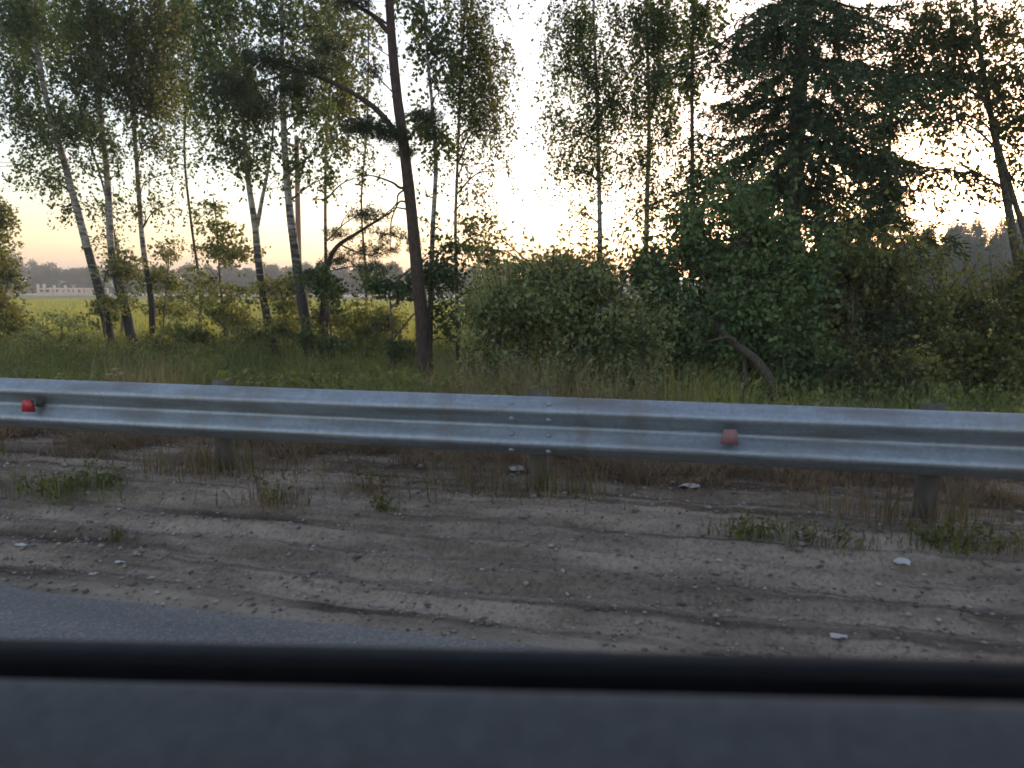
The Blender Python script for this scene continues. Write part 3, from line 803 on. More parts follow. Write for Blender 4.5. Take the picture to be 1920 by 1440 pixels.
broadleaf('shrub', 'low grey-green shrub in the grass in front of the open field', [(115, 660), (115, 630), (118, 600)], 14.5, .025,
          [(110, 612, 50, 25, 1.6), (60, 640, 45, 22, 1.5), (150, 640, 50, 22, 1.5)], 'bush_leaf', 'grey_bark', 'shrub', top=None, droop=-.2, strandL=.2, spread=.8)
broadleaf('shrub', 'sunlit yellow-green shrub behind the white birch', [(690, 660), (690, 620), (695, 580)], 17.5, .03,
          [(600, 590, 45, 35, .9), (660, 600, 50, 40, .9), (725, 600, 45, 40, .9), (690, 640, 60, 28, 1.2), (540, 610, 40, 35, .9)], 'bush_yellow', 'grey_bark', 'shrub', top=None, tau=2.3, droop=.1, strandL=.25, spread=.9)
broadleaf('shrub', 'dark thin-leaved shrub in front of the stout white birch foot', [(625, 680), (622, 640), (615, 580)], 13.4, .03,
          [(600, 520, 35, 35, 1.2), (640, 545, 40, 30, .9), (610, 600, 35, 35, .8), (640, 650, 50, 30, 1.2), (575, 640, 30, 30, .9)], 'birch_leaf_dark', 'grey_bark', 'shrub', top=None, tau=2.3, droop=.1, strandL=.25, spread=.9)
broadleaf('shrub', 'dark shrub hugging both sides of the pine trunk', [(740, 690), (735, 620), (730, 540)], 12.8, .035,
          [(700, 540, 45, 35, 1.2), (745, 560, 45, 40, 1.2), (700, 610, 40, 35, .6), (830, 520, 45, 40, 1.6), (850, 570, 50, 45, 1.8), (830, 630, 45, 45, 1.8), (760, 650, 40, 35, 1.2), (850, 470, 40, 30, .9)], 'birch_leaf_dark', 'grey_bark', 'shrub', top=None, tau=2.3, droop=.1, strandL=.28, spread=.9)
broadleaf('shrub', 'backlit scrub below the bright gap in the trees', [(990, 640), (990, 560), (1000, 500)], 15.5, .03,
          [(905, 470, 50, 35, .9), (960, 505, 60, 20, 1.2), (1030, 500, 55, 25, 1.0), (1075, 495, 55, 30, 1.1), (1010, 545, 150, 40, 2.2), (1140, 500, 40, 30, .9), (880, 430, 35, 40, .4)], 'bush_olive', 'grey_bark', 'shrub', top=None, tau=2.3, droop=.1, strandL=.28, spread=.9)

broadleaf('shrub', 'leafy shrub between the forked birch foot and the stout white birch', [(540, 672), (538, 630), (532, 570)], 14.4, .028,
          [(520, 540, 40, 30, .8), (545, 575, 40, 30, 1.0), (525, 620, 45, 30, 1.1), (470, 630, 45, 28, 1.1), (560, 530, 30, 30, .9)], 'bush_olive', 'grey_bark', 'shrub', top=None, tau=2.0, droop=.1, strandL=.25, spread=.9)
broadleaf('shrub', 'low olive shrub in the grass between the three-trunk birches and the sapling', [(350, 668), (350, 640), (348, 610)], 14.8, .025,
          [(330, 625, 50, 24, 1.2), (385, 640, 45, 22, 1.3), (290, 645, 40, 20, 1.2)], 'bush_olive', 'grey_bark', 'shrub', top=None, tau=2.0, droop=-.1, strandL=.22, spread=.9)

# ---- the big thicket behind the rail
TH = 'thicket behind the guardrail'
broadleaf('bush', 'broad olive willow bush behind the middle of the guardrail', [(1010, 740), (1015, 690), (1020, 620)], 9.6, .04,
          [(930, 580, 70, 55, 3), (1020, 570, 80, 55, 3), (1110, 575, 75, 55, 3), (1160, 620, 60, 60, 3), (900, 650, 60, 55, 3), (980, 660, 70, 60, 3), (1080, 660, 75, 60, 3), (1160, 690, 60, 45, 2.5), (1000, 525, 60, 30, 1.5), (1100, 530, 55, 30, 1.5), (1200, 640, 60, 70, 2.5), (890, 705, 45, 35, 2), (960, 718, 60, 30, 2.2), (1060, 720, 65, 30, 2.2), (1150, 735, 60, 28, 2)],
          'bush_leaf', 'grey_bark', 'bush', TH, top=None, tau=2.3, droop=-.25, strandL=.22, leafL=.062, leafW=.036, spread=.7, max_thick=.8, step=.03,
          stems=[([(1060, 745), (1080, 660), (1095, 580)], .03), ([(960, 745), (945, 660), (930, 590)], .03)])
broadleaf('bush', 'tall dark green bush in front of the spruce trunk', [(1400, 760), (1395, 680), (1390, 560), (1385, 430)], 10.4, .06,
          [(1390, 385, 80, 40, 1.2), (1330, 430, 75, 45, 2.2), (1430, 430, 75, 45, 2.0), (1260, 500, 80, 50, 3), (1350, 500, 80, 55, 3), (1440, 500, 75, 55, 3), (1210, 540, 60, 45, 2.5), (1290, 580, 85, 60, 3), (1390, 580, 80, 55, 3), (1480, 570, 55, 60, 2.5), (1260, 650, 70, 55, 2.5), (1340, 640, 60, 40, 2), (1480, 640, 50, 45, 3), (1520, 520, 50, 50, 2), (1270, 712, 60, 38, 2), (1335, 720, 40, 30, 1.0), (1495, 715, 45, 40, 2.2), (1540, 690, 40, 50, 1.8)],
          'bush_green', 'grey_bark', 'bush', TH, top=None, tau=2.3, droop=-.2, strandL=.24, leafL=.07, leafW=.05, spread=.8, max_thick=.9, step=.034,
          stems=[([(1352, 760), (1350, 690), (1340, 560)], .03), ([(1475, 765), (1472, 720), (1465, 600)], .025)])
broadleaf('bush', 'dull olive bush filling the space beside the spruce foot', [(1605, 760), (1602, 700), (1598, 600), (1600, 510)], 11.0, .05,
          [(1590, 490, 65, 45, 2), (1670, 510, 70, 50, 2.2), (1570, 570, 60, 50, 2.2), (1650, 590, 75, 55, 2.5), (1730, 560, 60, 60, 2), (1720, 650, 65, 60, 2.5), (1650, 680, 60, 60, 2.2), (1570, 640, 45, 40, 1.4), (1560, 730, 40, 35, 2), (1700, 735, 70, 35, 2.5), (1625, 748, 60, 28, 2.2)],
          'bush_olive', 'grey_bark', 'bush', TH, top=None, tau=2.3, droop=-.15, strandL=.24, leafL=.062, leafW=.046, spread=.8, max_thick=.9, step=.034,
          stems=[([(1640, 765), (1660, 680), (1680, 560)], .03)])
broadleaf('bush', 'yellow-green bush below the hazy hill', [(1845, 770), (1850, 720), (1850, 650)], 11.6, .04,
          [(1790, 580, 60, 40, 1.6), (1850, 610, 60, 40, 2), (1910, 570, 50, 60, 1.8), (1800, 650, 65, 50, 2.4), (1880, 660, 65, 50, 2.4), (1940, 640, 50, 60, 2), (1810, 725, 70, 45, 2.6), (1900, 735, 70, 45, 2.6), (1930, 520, 30, 50, 1)],
          'bush_yellow', 'grey_bark', 'bush', TH, top=None, tau=2.3, droop=-.15, strandL=.22, leafL=.062, leafW=.046, spread=.8, max_thick=.9, step=.034)

# ---- the bent bare trunk in the thicket
P = spline([at(1462, 775, 9.2), at(1445, 715, 9.2), at(1410, 668, 9.25), at(1372, 640, 9.6), at(1335, 600, 10.4)], 26)
P[0][2] = min(P[0][2], float(gz(*P[0][:2])) - .05)
bt = Tree('bent_trunk', 'bare brown trunk bent over in an arch under the dark green bush', 'tree trunk', P[0])
g = Geo(); g.tube(P, np.linspace(.062, .035, 26), 10, wob=.06); bt.part('trunk', g, M['dark_bark'])
P2 = spline([P[17], P[17] + [-.1, -.05, .1], P[17] + [-.35, -.1, .05]], 8)
g = Geo(); g.tube(P2, np.linspace(.03, .012, 8), 6, wob=.05); bt.part('broken_branch', g, M['dark_bark'])


# ---- conifers
def bough_mesh(seed, L=1.0, dense=1.0):
    """one spruce bough along +X, unit length about L: a drooping spine with side twigs covered by short needles"""
    global RNG
    keep, RNG = RNG, np.random.default_rng(seed)
    g = Geo()
    sp = spline([[0, 0, 0], [.3, 0, -.06], [.65, 0, -.17], [1, 0, -.15]], 12) * L
    sp[:, 1] += .04 * np.sin(np.linspace(0, 4, 12) + seed)
    g.tube(sp, np.linspace(.018, .004, 12), 4, m=1)
    n = int(34 * dense)
    Q, DD = [], []
    for i in range(n):
        u = .1 + .9 * (i + RNG.random()) / n
        p = sp[min(11, int(u * 11))] + (sp[min(11, int(u * 11) + 1)] - sp[min(11, int(u * 11))]) * (u * 11 % 1)
        side = 1 if i % 2 else -1
        ln = (.46 * (1 - .65 * u) + .08) * RNG.uniform(.7, 1.25)
        d = np.array([.55, side * RNG.uniform(.5, 1), RNG.uniform(-1.5, -.05)]); d /= np.linalg.norm(d)
        k = int(ln / .011)
        t = RNG.random(k)
        q = p + d * (t * ln)[:, None] + np.array([0, 0, -.18]) * (t ** 2 * ln)[:, None]
        Q.append(q); DD.append(np.tile(d, (k, 1)))
    t = RNG.random(int(60 * dense)); q = np.stack([np.interp(t, np.linspace(0, 1, 12), sp[:, c]) for c in range(3)], -1); Q.append(q); DD.append(np.tile([1., 0, 0], (len(q), 1)))
    Q, DD = np.vstack(Q), np.vstack(DD)
    nd = DD * .7 + RNG.normal(size=Q.shape) * .6
    g.leaves(Q, nd, RNG.uniform(.04, .075, len(Q)), .017)
    RNG = keep
    return g.mesh('bough', [M['spruce_needle'], M['twig']])


BOUGHS = [bough_mesh(k, dense=1.35) for k in range(8)]


def spruce(name, label, px, Y, H, z0, reach, cat='tree', dz=.58, per=10, r0=.16, drop=.2, group=None, seed=5):
    global RNG
    keep_rng, RNG = RNG, np.random.default_rng(seed)
    p = at(*px, Y); base = np.array([p[0], Y, float(gz(p[0], Y)) - .05])
    t = Tree(name, label, cat, base, group)
    P = spline([base, base + [.03, 0, H * .5], base + [0, 0, H]], 24)
    g = Geo(); g.tube(P, np.linspace(r0, .015, 24), 10, wob=.03); t.part('trunk', g, M['grey_bark'])
    z = z0; k = 0
    while z < H - .3:
        u = z / H
        ln = reach * (1 - u) ** .6 * (.58 if k % 2 else 1.0) * RNG.uniform(.92, 1.08) * min(1, .62 + u * 2.2) + .12
        a0 = RNG.uniform(0, 6.28)
        for j in range(per):
            if RNG.random() < drop:
                continue
            o = bpy.data.objects.new('bough', BOUGHS[int(RNG.integers(0, 8))]); COL.objects.link(o); o.parent = t.root
            a = a0 + 2 * math.pi * j / per + RNG.uniform(-.3, .3)
            l2 = ln * RNG.uniform(.7, 1.18)
            o.location = (0, 0, z + RNG.uniform(-.1, .1)); o.rotation_euler = (RNG.uniform(-.15, .15), R(6) + RNG.uniform(-.14, .16), a)
            o.scale = (l2, .55 + .55 * l2, .6 + .45 * l2)
        z += dz * RNG.uniform(.75, 1.3); k += 1
    RNG = keep_rng
    return t


spruce('spruce_tree', 'tall dark spruce with layered drooping boughs towering over the thicket', (1476, 600), 13.2, 14.0, .8, 2.75, seed=9)
spruce('spruce_tree', 'low young spruce half hidden in the thicket beside the setting sun', (1645, 600), 13.8, 5.6, .6, 1.05, r0=.06)


def needle_tufts(g, C, rr, n, nl=.075):
    """tufts of pine needles through an ellipsoid"""
    P = C + ball(n) * rr
    k = 16
    d0 = RNG.normal(size=(n, 1, 3)) * .5 + np.array([0, 0, .6])
    D = d0 + RNG.normal(size=(n, k, 3)) * .75
    Q = np.repeat(P[:, None], k, 1) + RNG.normal(size=(n, k, 3)) * .03
    g.leaves(Q.reshape(-1, 3), D.reshape(-1, 3), RNG.uniform(.7, 1.2, n * k) * nl, .011)


def pine(name, label, px, Y, r0, limbs, tufts, top, cat='tree', bark='pine_bark', r1=.05):
    path = trunk_from_px(px, Y, top, wander=.05)
    t = Tree(name, label, cat, path[0])
    h = np.linspace(0, 1, 40)
    g = Geo(); g.tube(path, r1 + (r0 - r1) * (1 - h) + r0 * .35 * np.exp(-h * 20), 12, wob=.035); t.part('trunk', g, M[bark])
    for lp, ra, rb, dy in limbs:
        n = len(lp)
        P = spline([at(x, y, Y + dy * i / max(1, n - 1)) for i, (x, y) in enumerate(lp)], 6 * n)
        g = Geo(); g.tube(P, np.linspace(ra, rb, 6 * n), 7, wob=.08); t.part('limb', g, M[bark])
    g = Geo()
    for x, y, rx, ry, n, dy in tufts:
        s = scale_at(x, Y)
        c = at(x, y, Y + dy)
        rr = np.array([rx * s, max(rx, ry) * s * .8, ry * s])
        for _ in range(5):
            e = c + ball(1)[0] * rr * .8
            g.tube(spline([c, (c + e) / 2 + RNG.normal(size=3) * .04, e], 5), np.linspace(.012, .004, 5), 4, m=1)
        needle_tufts(g, c, rr, n)
    if top:
        for u in (.75, .82, .88, .94, 1.0):
            p = path[int(u * 39)]
            if p[2] > 6.6:
                for _ in range(4):
                    needle_tufts(g, p + np.array([RNG.uniform(-1.3, 1.3), RNG.uniform(-1.3, 1.3), RNG.uniform(-.3, .3)]), np.array([.6, .6, .25]), 120)
    t.part('crown', g, [M['pine_needle'], M['twig']], 'stuff', smooth=False)
    return t


pine('pine_tree', 'tall reddish pine with a long limb arching over the white birch', [(797, 705), (791, 600), (783, 520), (772, 400), (757, 270), (741, 150), (730, 0)], 12.2, .132,
     [([(752, 262), (705, 205), (640, 163), (580, 138), (510, 116)], .055, .018, -.6),
      ([(560, 133), (500, 150), (440, 165)], .02, .008, -.3),
      ([(728, 60), (700, 30), (655, 0), (610, -40)], .045, .015, -.3),
      ([(733, 50), (690, 20), (660, 10)], .02, .008, .3),
      ([(738, 175), (710, 145), (690, 120), (655, 95)], .012, .004, .2),
      ([(737, 110), (700, 85), (650, 50)], .010, .003, .3),
      ([(765, 350), (750, 352), (735, 342), (700, 330), (668, 330)], .03, .006, -.3),
      ([(762, 352), (747, 365), (744, 380), (735, 392), (725, 410)], .018, .006, -.2),
      ([(766, 380), (750, 378), (740, 395), (733, 420), (733, 450), (731, 475)], .018, .006, -.25),
      ([(768, 393), (740, 390), (722, 402), (712, 415)], .016, .005, -.3),
      ([(772, 398), (790, 412), (805, 416)], .012, .004, .2),
      ([(752, 250), (700, 240), (670, 238)], .02, .008, -.3),
      ([(757, 270), (795, 225), (815, 215)], .018, .006, .3)],
     [(505, 115, 55, 22, 260, -.6), (440, 165, 60, 28, 300, -.6), (555, 165, 45, 22, 200, -.5), (490, 205, 55, 25, 240, -.6), (590, 130, 40, 18, 120, -.4), (690, 240, 45, 18, 200, -.3), (740, 255, 30, 14, 120, -.2), (660, 5, 40, 16, 90, -.3), (615, 90, 40, 22, 120, .2), (700, 135, 25, 12, 30, .2),
      (800, 220, 35, 14, 80, .3), (760, 285, 25, 10, 60, 0), (620, -30, 60, 30, 200, -.3)], 5.0)
pine('pine_tree', 'small crooked pine leaning towards the tall pine above the shrubs', [(600, 690), (605, 600), (612, 510), (630, 465), (665, 440), (705, 415), (742, 392)], 14.8, .075,
     [([(640, 460), (690, 478), (740, 465)], .02, .006, .2), ([(690, 424), (680, 405), (690, 392)], .014, .005, .1), ([(612, 510), (660, 500), (700, 505)], .016, .005, .1)],
     [(690, 405, 45, 14, 90, 0), (640, 440, 40, 14, 70, .1), (730, 440, 50, 18, 90, .1), (700, 470, 60, 16, 120, 0), (640, 485, 45, 18, 110, 0), (770, 460, 30, 18, 50, .1), (700, 505, 50, 14, 90, .1)], None, r1=.015)


# ================================================================== FAR DISTANCE
def far_broad(seed):
    global RNG
    keep, RNG = RNG, np.random.default_rng(seed)
    t = Geo(); t.tube(spline([[0, 0, -.2], [.1, 0, 2], [0, .1, 5]], 8), np.linspace(.16, .05, 8), 6)
    g = Geo()
    for k in range(11):
        c = np.array([RNG.uniform(-1.6, 1.6), RNG.uniform(-1.6, 1.6), RNG.uniform(2.0, 7.0)])
        c[:2] *= 1.25 - abs(c[2] - 4) / 5
        P = c + ball(170) * np.array([1.2, 1.2, .9])
        g.leaves(P, RNG.normal(size=P.shape), .38, .28)
    P = np.stack([RNG.uniform(-2, 2, 300), RNG.uniform(-1.5, 1.5, 300), RNG.uniform(0, 2, 300)], -1)
    g.leaves(P, RNG.normal(size=P.shape), .4, .3)
    RNG = keep
    return t.mesh('trunk', M['grey_bark']), g.mesh('crown', M['far_leaf'])


def far_conifer(seed):
    global RNG
    keep, RNG = RNG, np.random.default_rng(seed)
    t = Geo(); t.tube(spline([[0, 0, -.3], [0, 0, 4], [0, 0, 9]], 8), np.linspace(.17, .02, 8), 6)
    g = Geo()
    z = .6
    while z < 8.9:
        rr = 1.9 * (1 - z / 9.2) ** .8 + .1
        n = int(40 + 110 * rr)
        a = RNG.uniform(0, 6.28, n); r = rr * RNG.random(n) ** .6 * (1 + .25 * np.sin(a * 5 + z * 7))
        P = np.stack([r * np.cos(a), r * np.sin(a), z - .28 * r + RNG.normal(size=n) * .06], -1)
        g.leaves(P, np.stack([np.cos(a), np.sin(a), -.35 + 0 * a], -1) + RNG.normal(size=P.shape) * .3, .36, .15)
        z += .42
    RNG = keep
    return t.mesh('trunk', M['grey_bark']), g.mesh('crown', M['spruce_needle'])


FB = [far_broad(k) for k in (11, 12, 13)]
FC = [far_conifer(k) for k in (21, 22)]


def place_far(kind, name, label, group, X, Y, sc):
    tm, cm = kind
    r = thing(name, label, 'tree', (X, Y, float(gz(X, Y)) - .1), group)
    r.scale = (sc * RNG.uniform(.85, 1.25), sc * RNG.uniform(.9, 1.2), sc)
    r.rotation_euler = (0, 0, RNG.uniform(0, 6.28))
    for nm, me in (('trunk', tm), ('crown', cm)):
        o = bpy.data.objects.new(nm, me); COL.objects.link(o); o.parent = r
        if nm == 'crown':
            o['kind'] = 'stuff'


for i in range(86):
    px_ = -40 + 1010 * (i + RNG.random()) / 86
    Y = RNG.choice([178, 186, 195])
    p = at(px_, 540, Y)
    sc = RNG.uniform(.8, 1.12)
    if 28 < px_ < 60:
        sc *= 1.35
    fl = [(62, 'taller hazy far tree at the picture-edge end of the timber frame'), (172, 'hazy far tree standing behind the pale timber frame'), (370, 'hazy far tree across the field behind the three-trunk birches'), (480, 'hazy far tree across the field behind the airy sapling'),
          (620, 'hazy far tree across the field behind the stout white birch'), (790, 'hazy far tree across the field just before the tall pine'), (2000, 'hazy far tree across the field beyond the tall pine')]
    place_far(FB[i % 3], 'far_tree', next(l_ for m_, l_ in fl if px_ < m_), 'trees along the far edge of the field', p[0], float(Y) + RNG.uniform(-3, 3), sc)
for i in range(9):
    p = at(RNG.uniform(330, 900), 540, 172)
    place_far(FC[i % 2], 'far_spruce', 'small pointed spruce in front of the far field-edge trees', 'spruces at the far field edge', p[0], 172 + RNG.uniform(-4, 4), RNG.uniform(.65, .95))
for i in range(72):
    px_ = 1690 + 260 * ((i * 7) % 72 + RNG.random()) / 72
    Y = (112, 126, 140, 154, 170, 186)[i % 6]
    p = at(px_, 480, Y)
    place_far(FC[i % 2], 'hill_spruce', 'hazy backlit spruce on the far hill below the sun', 'spruces on the hazy hill', p[0], float(Y) + RNG.uniform(-6, 6), RNG.uniform(.62, .9) if Y < 150 else RNG.uniform(.86, 1.06))

# bare pale strip along the far side of the field and the unfinished timber frame on it
grid_obj('dirt_track', np.linspace(-330, -40, 60), np.linspace(128, 162, 8), lambda X, Y: gz(X, Y) + .06,
         noisy_mat('pale_earth', [(.3, (.42, .33, .28)), (.7, (.56, .46, .4))], .4, .95, .2, .05))
YF = 150.0
a, b = at(72, 548, YF), at(166, 548, YF)
fz = float(gz(a[0], YF)) + .06
fr = thing('timber_frame', 'unfinished pale timber frame of posts and beams across the field', 'timber frame', (a[0], YF, fz))
FO = np.array([a[0], YF, fz]); Lf = b[0] - a[0]
for u, h in ((0, 2.3), (.125, 2.3), (.25, 1.5), (.33, 2.0), (.46, 1.3), (.55, 2.05), (.66, 1.3), (.76, 1.3), (.87, 1.3), (1.0, 1.3)):
    g = Geo(); g.box((a[0] + u * Lf, YF, fz + h / 2), (.42, .42, h)); g.build('post', M['timber'], fr, FO)
    g = Geo(); g.box((a[0] + u * Lf, YF + 6, fz + .65), (.26, .26, 1.3)); g.build('post', M['timber'], fr, FO)
for yy, zz in ((YF, 1.2), (YF, .25), (YF + 6, 1.2)):
    g = Geo(); g.box((a[0] + Lf / 2, yy - .15, fz + zz), (Lf + .4, .1, .34)); g.build('beam', M['timber'], fr, FO)
for u in (.5, .62):
    g = Geo(); g.box((a[0] + u * Lf, YF - .16, fz + .75), (2.0, .06, .12), tilt=.12); g.build('brace', M['timber'], fr, FO)
for s_ in (-1, 1):
    g = Geo(); g.box((a[0] + .715 * Lf + s_ * .28, YF, fz + 1.8), (.1, .12, 1.1), tilt=s_ * .45); g.build('brace', M['timber'], fr, FO)

# utility pole and cables over the field
p = at(560, 540, 34); pb = np.array([p[0], 34, float(gz(p[0], 34)) - .1]); pt = at(556, 255, 34)
up = thing('utility_pole', 'straight reddish wooden pole standing behind the stout white birch', 'utility pole', pb)
g = Geo(); g.tube(spline([pb, (pb + pt) / 2, pt], 10), np.linspace(.15, .11, 10), 10); g.build('pole', M['pole_wood'], up, pb, True)
g = Geo(); g.box(pt + [0, 0, -.5], (.1, 1.6, .12)); g.build('crossarm', M['pole_wood'], up, pb)
for k, dy in enumerate((-.7, .7)):
    g = Geo(); g.tube([pt + [0, dy, -.44], pt + [0, dy, -.3], pt + [0, dy, -.22]], [.03, .05, .02], 8); g.build('insulator', M['black_cable'], up, pb)
    A = pt + np.array([0, dy, -.22]); B = A + np.array([-46, 2, .3 + .2 * k])
    P = np.array([A + (B - A) * t + np.array([0, 0, -4 * .55 * t * (1 - t)]) for t in np.linspace(0, 1, 30)])
    C2 = A + np.array([40, 2, .3])
    P2 = np.array([C2 + (A - C2) * t + np.array([0, 0, -4 * .55 * t * (1 - t)]) for t in np.linspace(0, 1, 30, endpoint=False)])
    g = Geo(); g.tube(np.vstack([P2, P]), .013, 5)
    tag(g.build('power_cable', M['black_cable'], None, A), ['thin sagging power cable on the near end of the crossarm', 'thin sagging power cable on the far end of the crossarm'][k], 'cable', 'cables on the wooden pole')


# ================================================================== GRASS, WEEDS, LITTER
def blades(g, P, h, w, lean=.35, m=0):
    n = len(P)
    if n == 0:
        return
    az = RNG.uniform(0, 6.28, n)
    S = np.stack([np.cos(az), np.sin(az), 0 * az], -1)
    B = np.stack([np.cos(az + 1.57), np.sin(az + 1.57), 0 * az], -1) * (lean * RNG.normal(size=n) * h)[:, None]
    h, w = np.broadcast_to(h, (n,))[:, None], np.broadcast_to(w, (n,))[:, None]
    U = np.array([0, 0, 1.])
    V = np.stack([P - S * w / 2, P + S * w / 2, P + U * h * .6 + B * .4 + S * w * .35, P + U * h * .6 + B * .4 - S * w * .35, P + U * h * .95 + B], 1).reshape(-1, 3)
    b = 5 * np.arange(n)[:, None]
    g.add(V, b + [0, 1, 2, 3], b + [3, 2, 4], m=m)


def wedge(n, y0, y1, pw=1.0, x0=None, x1=None):
    Y = y0 + (y1 - y0) * RNG.random(n) ** pw
    X = RNG.uniform(-1.16, .44, n) * (Y + 1.2)
    k = np.ones(n, bool)
    if x0 is not None: k &= X > x0
    if x1 is not None: k &= X < x1
    X, Y = X[k], Y[k]
    return X, Y, np.stack([X, Y, gz(X, Y) - .01], -1)


g = Geo()
X, Y, P = wedge(70000, 5.6, 19, .9)
hh = (.22 + .5 * vnoise(X, Y, 1.3, 41) * vnoise(X, Y, .4, 42) * 1.6) * RNG.uniform(.6, 1.3, len(X)) * np.clip((Y - 5) / 2.2, .35, 1)
k = RNG.random(len(X)) < .35 + .9 * vnoise(X, Y, .8, 43)
blades(g, P[k], hh[k], RNG.uniform(.007, .018, k.sum()), .6)
tag(g.build('verge_grass', M['grass'], kind='stuff'), 'tall green verge grass between the guardrail and the trees', 'grass')
g = Geo()
X, Y, P = wedge(2600, 6.0, 16.5, 1.0)
k = RNG.random(len(X)) < np.clip((vnoise(X, Y, 1.4, 45) - .3) * 2, .05, 1)
for p_ in P[k]:
    n_ = 36; hh_ = RNG.uniform(.2, .62); rr_ = RNG.uniform(.08, .2)
    q = p_ + RNG.normal(size=(n_, 3)) * [rr_, rr_, 0] + np.stack([0 * np.arange(n_), 0 * np.arange(n_), hh_ * RNG.random(n_) ** .7], -1)
    g.leaves(q, RNG.normal(size=q.shape) + [0, 0, .3], RNG.uniform(.04, .1, n_), RNG.uniform(.02, .045, n_))
tag(g.build('ground_cover', M['grass'], kind='stuff'), 'leafy green weeds growing through the verge grass', 'weeds')
g = Geo()
X, Y, P = wedge(42000, 5.2, 11, 1.2)
dn = vnoise(X, Y, .9, 51); k = RNG.random(len(X)) < np.clip((dn - .5) * 2.2, 0, 1) * np.clip(1.4 - (Y - 5) / 4, .03, 1)
blades(g, P[k], RNG.uniform(.2, .5, k.sum()) * (.5 + .7 * dn[k]), RNG.uniform(.005, .011, k.sum()), .7)
tag(g.build('dry_grass', M['dry_grass'], kind='stuff'), 'straw-coloured dry grass standing behind the guardrail', 'grass')
g = Geo()
X, Y, P = wedge(90000, 4.15, 6.6, .85)
dn = vnoise(X, Y, .55, 61) * .6 + vnoise(X, Y, .2, 62) * .4
k = RNG.random(len(X)) < np.clip((dn - .46 + .22 * np.clip((Y - 4.2) / .9, 0, 1)) * 4, 0, 1) * np.clip((Y - 4.15) / .3, .0, 1)
P[:, 2] = shoulder_z(X, Y) - .005
blades(g, P[k], RNG.uniform(.04, .14, k.sum()) * (.6 + .9 * dn[k]) * (.75 + .3 * (Y[k] - 4.2)), RNG.uniform(.003, .008, k.sum()), 1.9)
tag(g.build('dead_grass', M['brown_grass'], kind='stuff'), 'matted brown dead grass on the ground under the guardrail', 'grass')
g = Geo()
X, Y, P = wedge(60000, 18, 75, 1.5, None, 6)
blades(g, P, RNG.uniform(.25, .55, len(X)), RNG.uniform(.012, .03, len(X)) * (1 + Y / 60), .3)
tag(g.build('field_grass', M['field_grass'], kind='stuff'), 'yellow-green meadow grass of the open field beyond the trees', 'grass')


def tuft(name, label, cat, x, y, n, h, mat, spread=.1, leaves=0, lean=.6, group=None, Y=None):
    """a plant rooted where pixel x, y meets the ground"""
    d = ray(x, y)
    if Y is None:
        t = 2.0
        for _ in range(60):
            p = EYE + d * t
            t += (p[2] - float(shoulder_z(p[0], p[1]))) * .9
        p = EYE + d * t
    else:
        p = EYE + d * (Y / d[1])
    z = float(shoulder_z(p[0], p[1])) if p[1] < 5.6 else float(gz(p[0], p[1]))
    base = np.array([p[0], p[1], z])
    r = thing(name, label, cat, base, group)
    g = Geo()
    o = RNG.normal(size=(n, 3)) * spread * np.array([1.3, .8, 0])
    blades(g, base + o - [0, 0, .01], RNG.uniform(.5, 1.15, n) * h, RNG.uniform(.003, .0075, n), lean)
    g.build('blade', M[mat], r, base, kind='stuff')
    if leaves:
        g = Geo()
        for _ in range(max(3, leaves // 30)):
            e = base + np.array([RNG.normal() * spread * 1.3, RNG.normal() * spread, h * RNG.uniform(.4, .9)])
            g.tube(spline([base + (e - base) * [.3, .3, 0], (base + e) / 2 + RNG.normal(size=3) * .01, e], 5), np.linspace(.003, .0015, 5), 4, m=1)
            q = base + (e - base) * RNG.uniform(.25, 1.05, (30, 1)) + RNG.normal(size=(30, 3)) * .02
            g.leaves(q, RNG.normal(size=q.shape) + [0, 0, .2], RNG.uniform(.02, .045, 30), RNG.uniform(.009, .018, 30))
        g.build('foliage', [M['weed_leaf'], M['twig']], r, base, kind='stuff')
    return r


WG = 'weeds on the gravel shoulder'
for a in [('weed', 'broad green weed patch on the gravel below the red reflector by the picture edge', 'weed', 120, 925, 260, .16, 'grass', .17, 240),
          ('weed', 'second green weed patch just left of the brown grass clump', 'weed', 190, 915, 120, .12, 'grass', .10, 90),
          ('grass_tuft', 'brown grass clump on pale gravel below the left post', 'grass tuft', 515, 945, 150, .15, 'brown_grass', .10, 30),
          ('grass_tuft', 'small reddish brown grass clump beside the larger brown clump', 'grass tuft', 690, 925, 110, .14, 'brown_grass', .08, 20),
          ('grass_tuft', 'tiny yellow-green sprout on the gravel in front of the brown clump', 'grass tuft', 730, 960, 40, .06, 'grass', .05, 20),
          ('grass_tuft', 'tiny lone grass sprout on bare gravel in front of the green weed patch', 'grass tuft', 218, 1010, 30, .10, 'weed_leaf', .02, 0),
          ('weed', 'small dark weed on the gravel below the middle reflector', 'weed', 1385, 998, 80, .08, 'weed_leaf', .07, 60),
          ('weed', 'spreading green weed on the gravel between two smaller weeds', 'weed', 1480, 1008, 120, .10, 'grass', .12, 120),
          ('weed', 'rusty tipped weed on the gravel next to the spreading green weed', 'weed', 1570, 1020, 110, .10, 'brown_grass', .10, 90),
          ('weed', 'round olive weed alone on pale gravel near the right post', 'weed', 1770, 1022, 130, .11, 'weed_leaf', .08, 150),
          ('weed', 'dark weed cut off by the picture edge on pale gravel', 'weed', 1910, 1035, 90, .09, 'brown_grass', .08, 60)]:
    tuft(*a, group=WG)
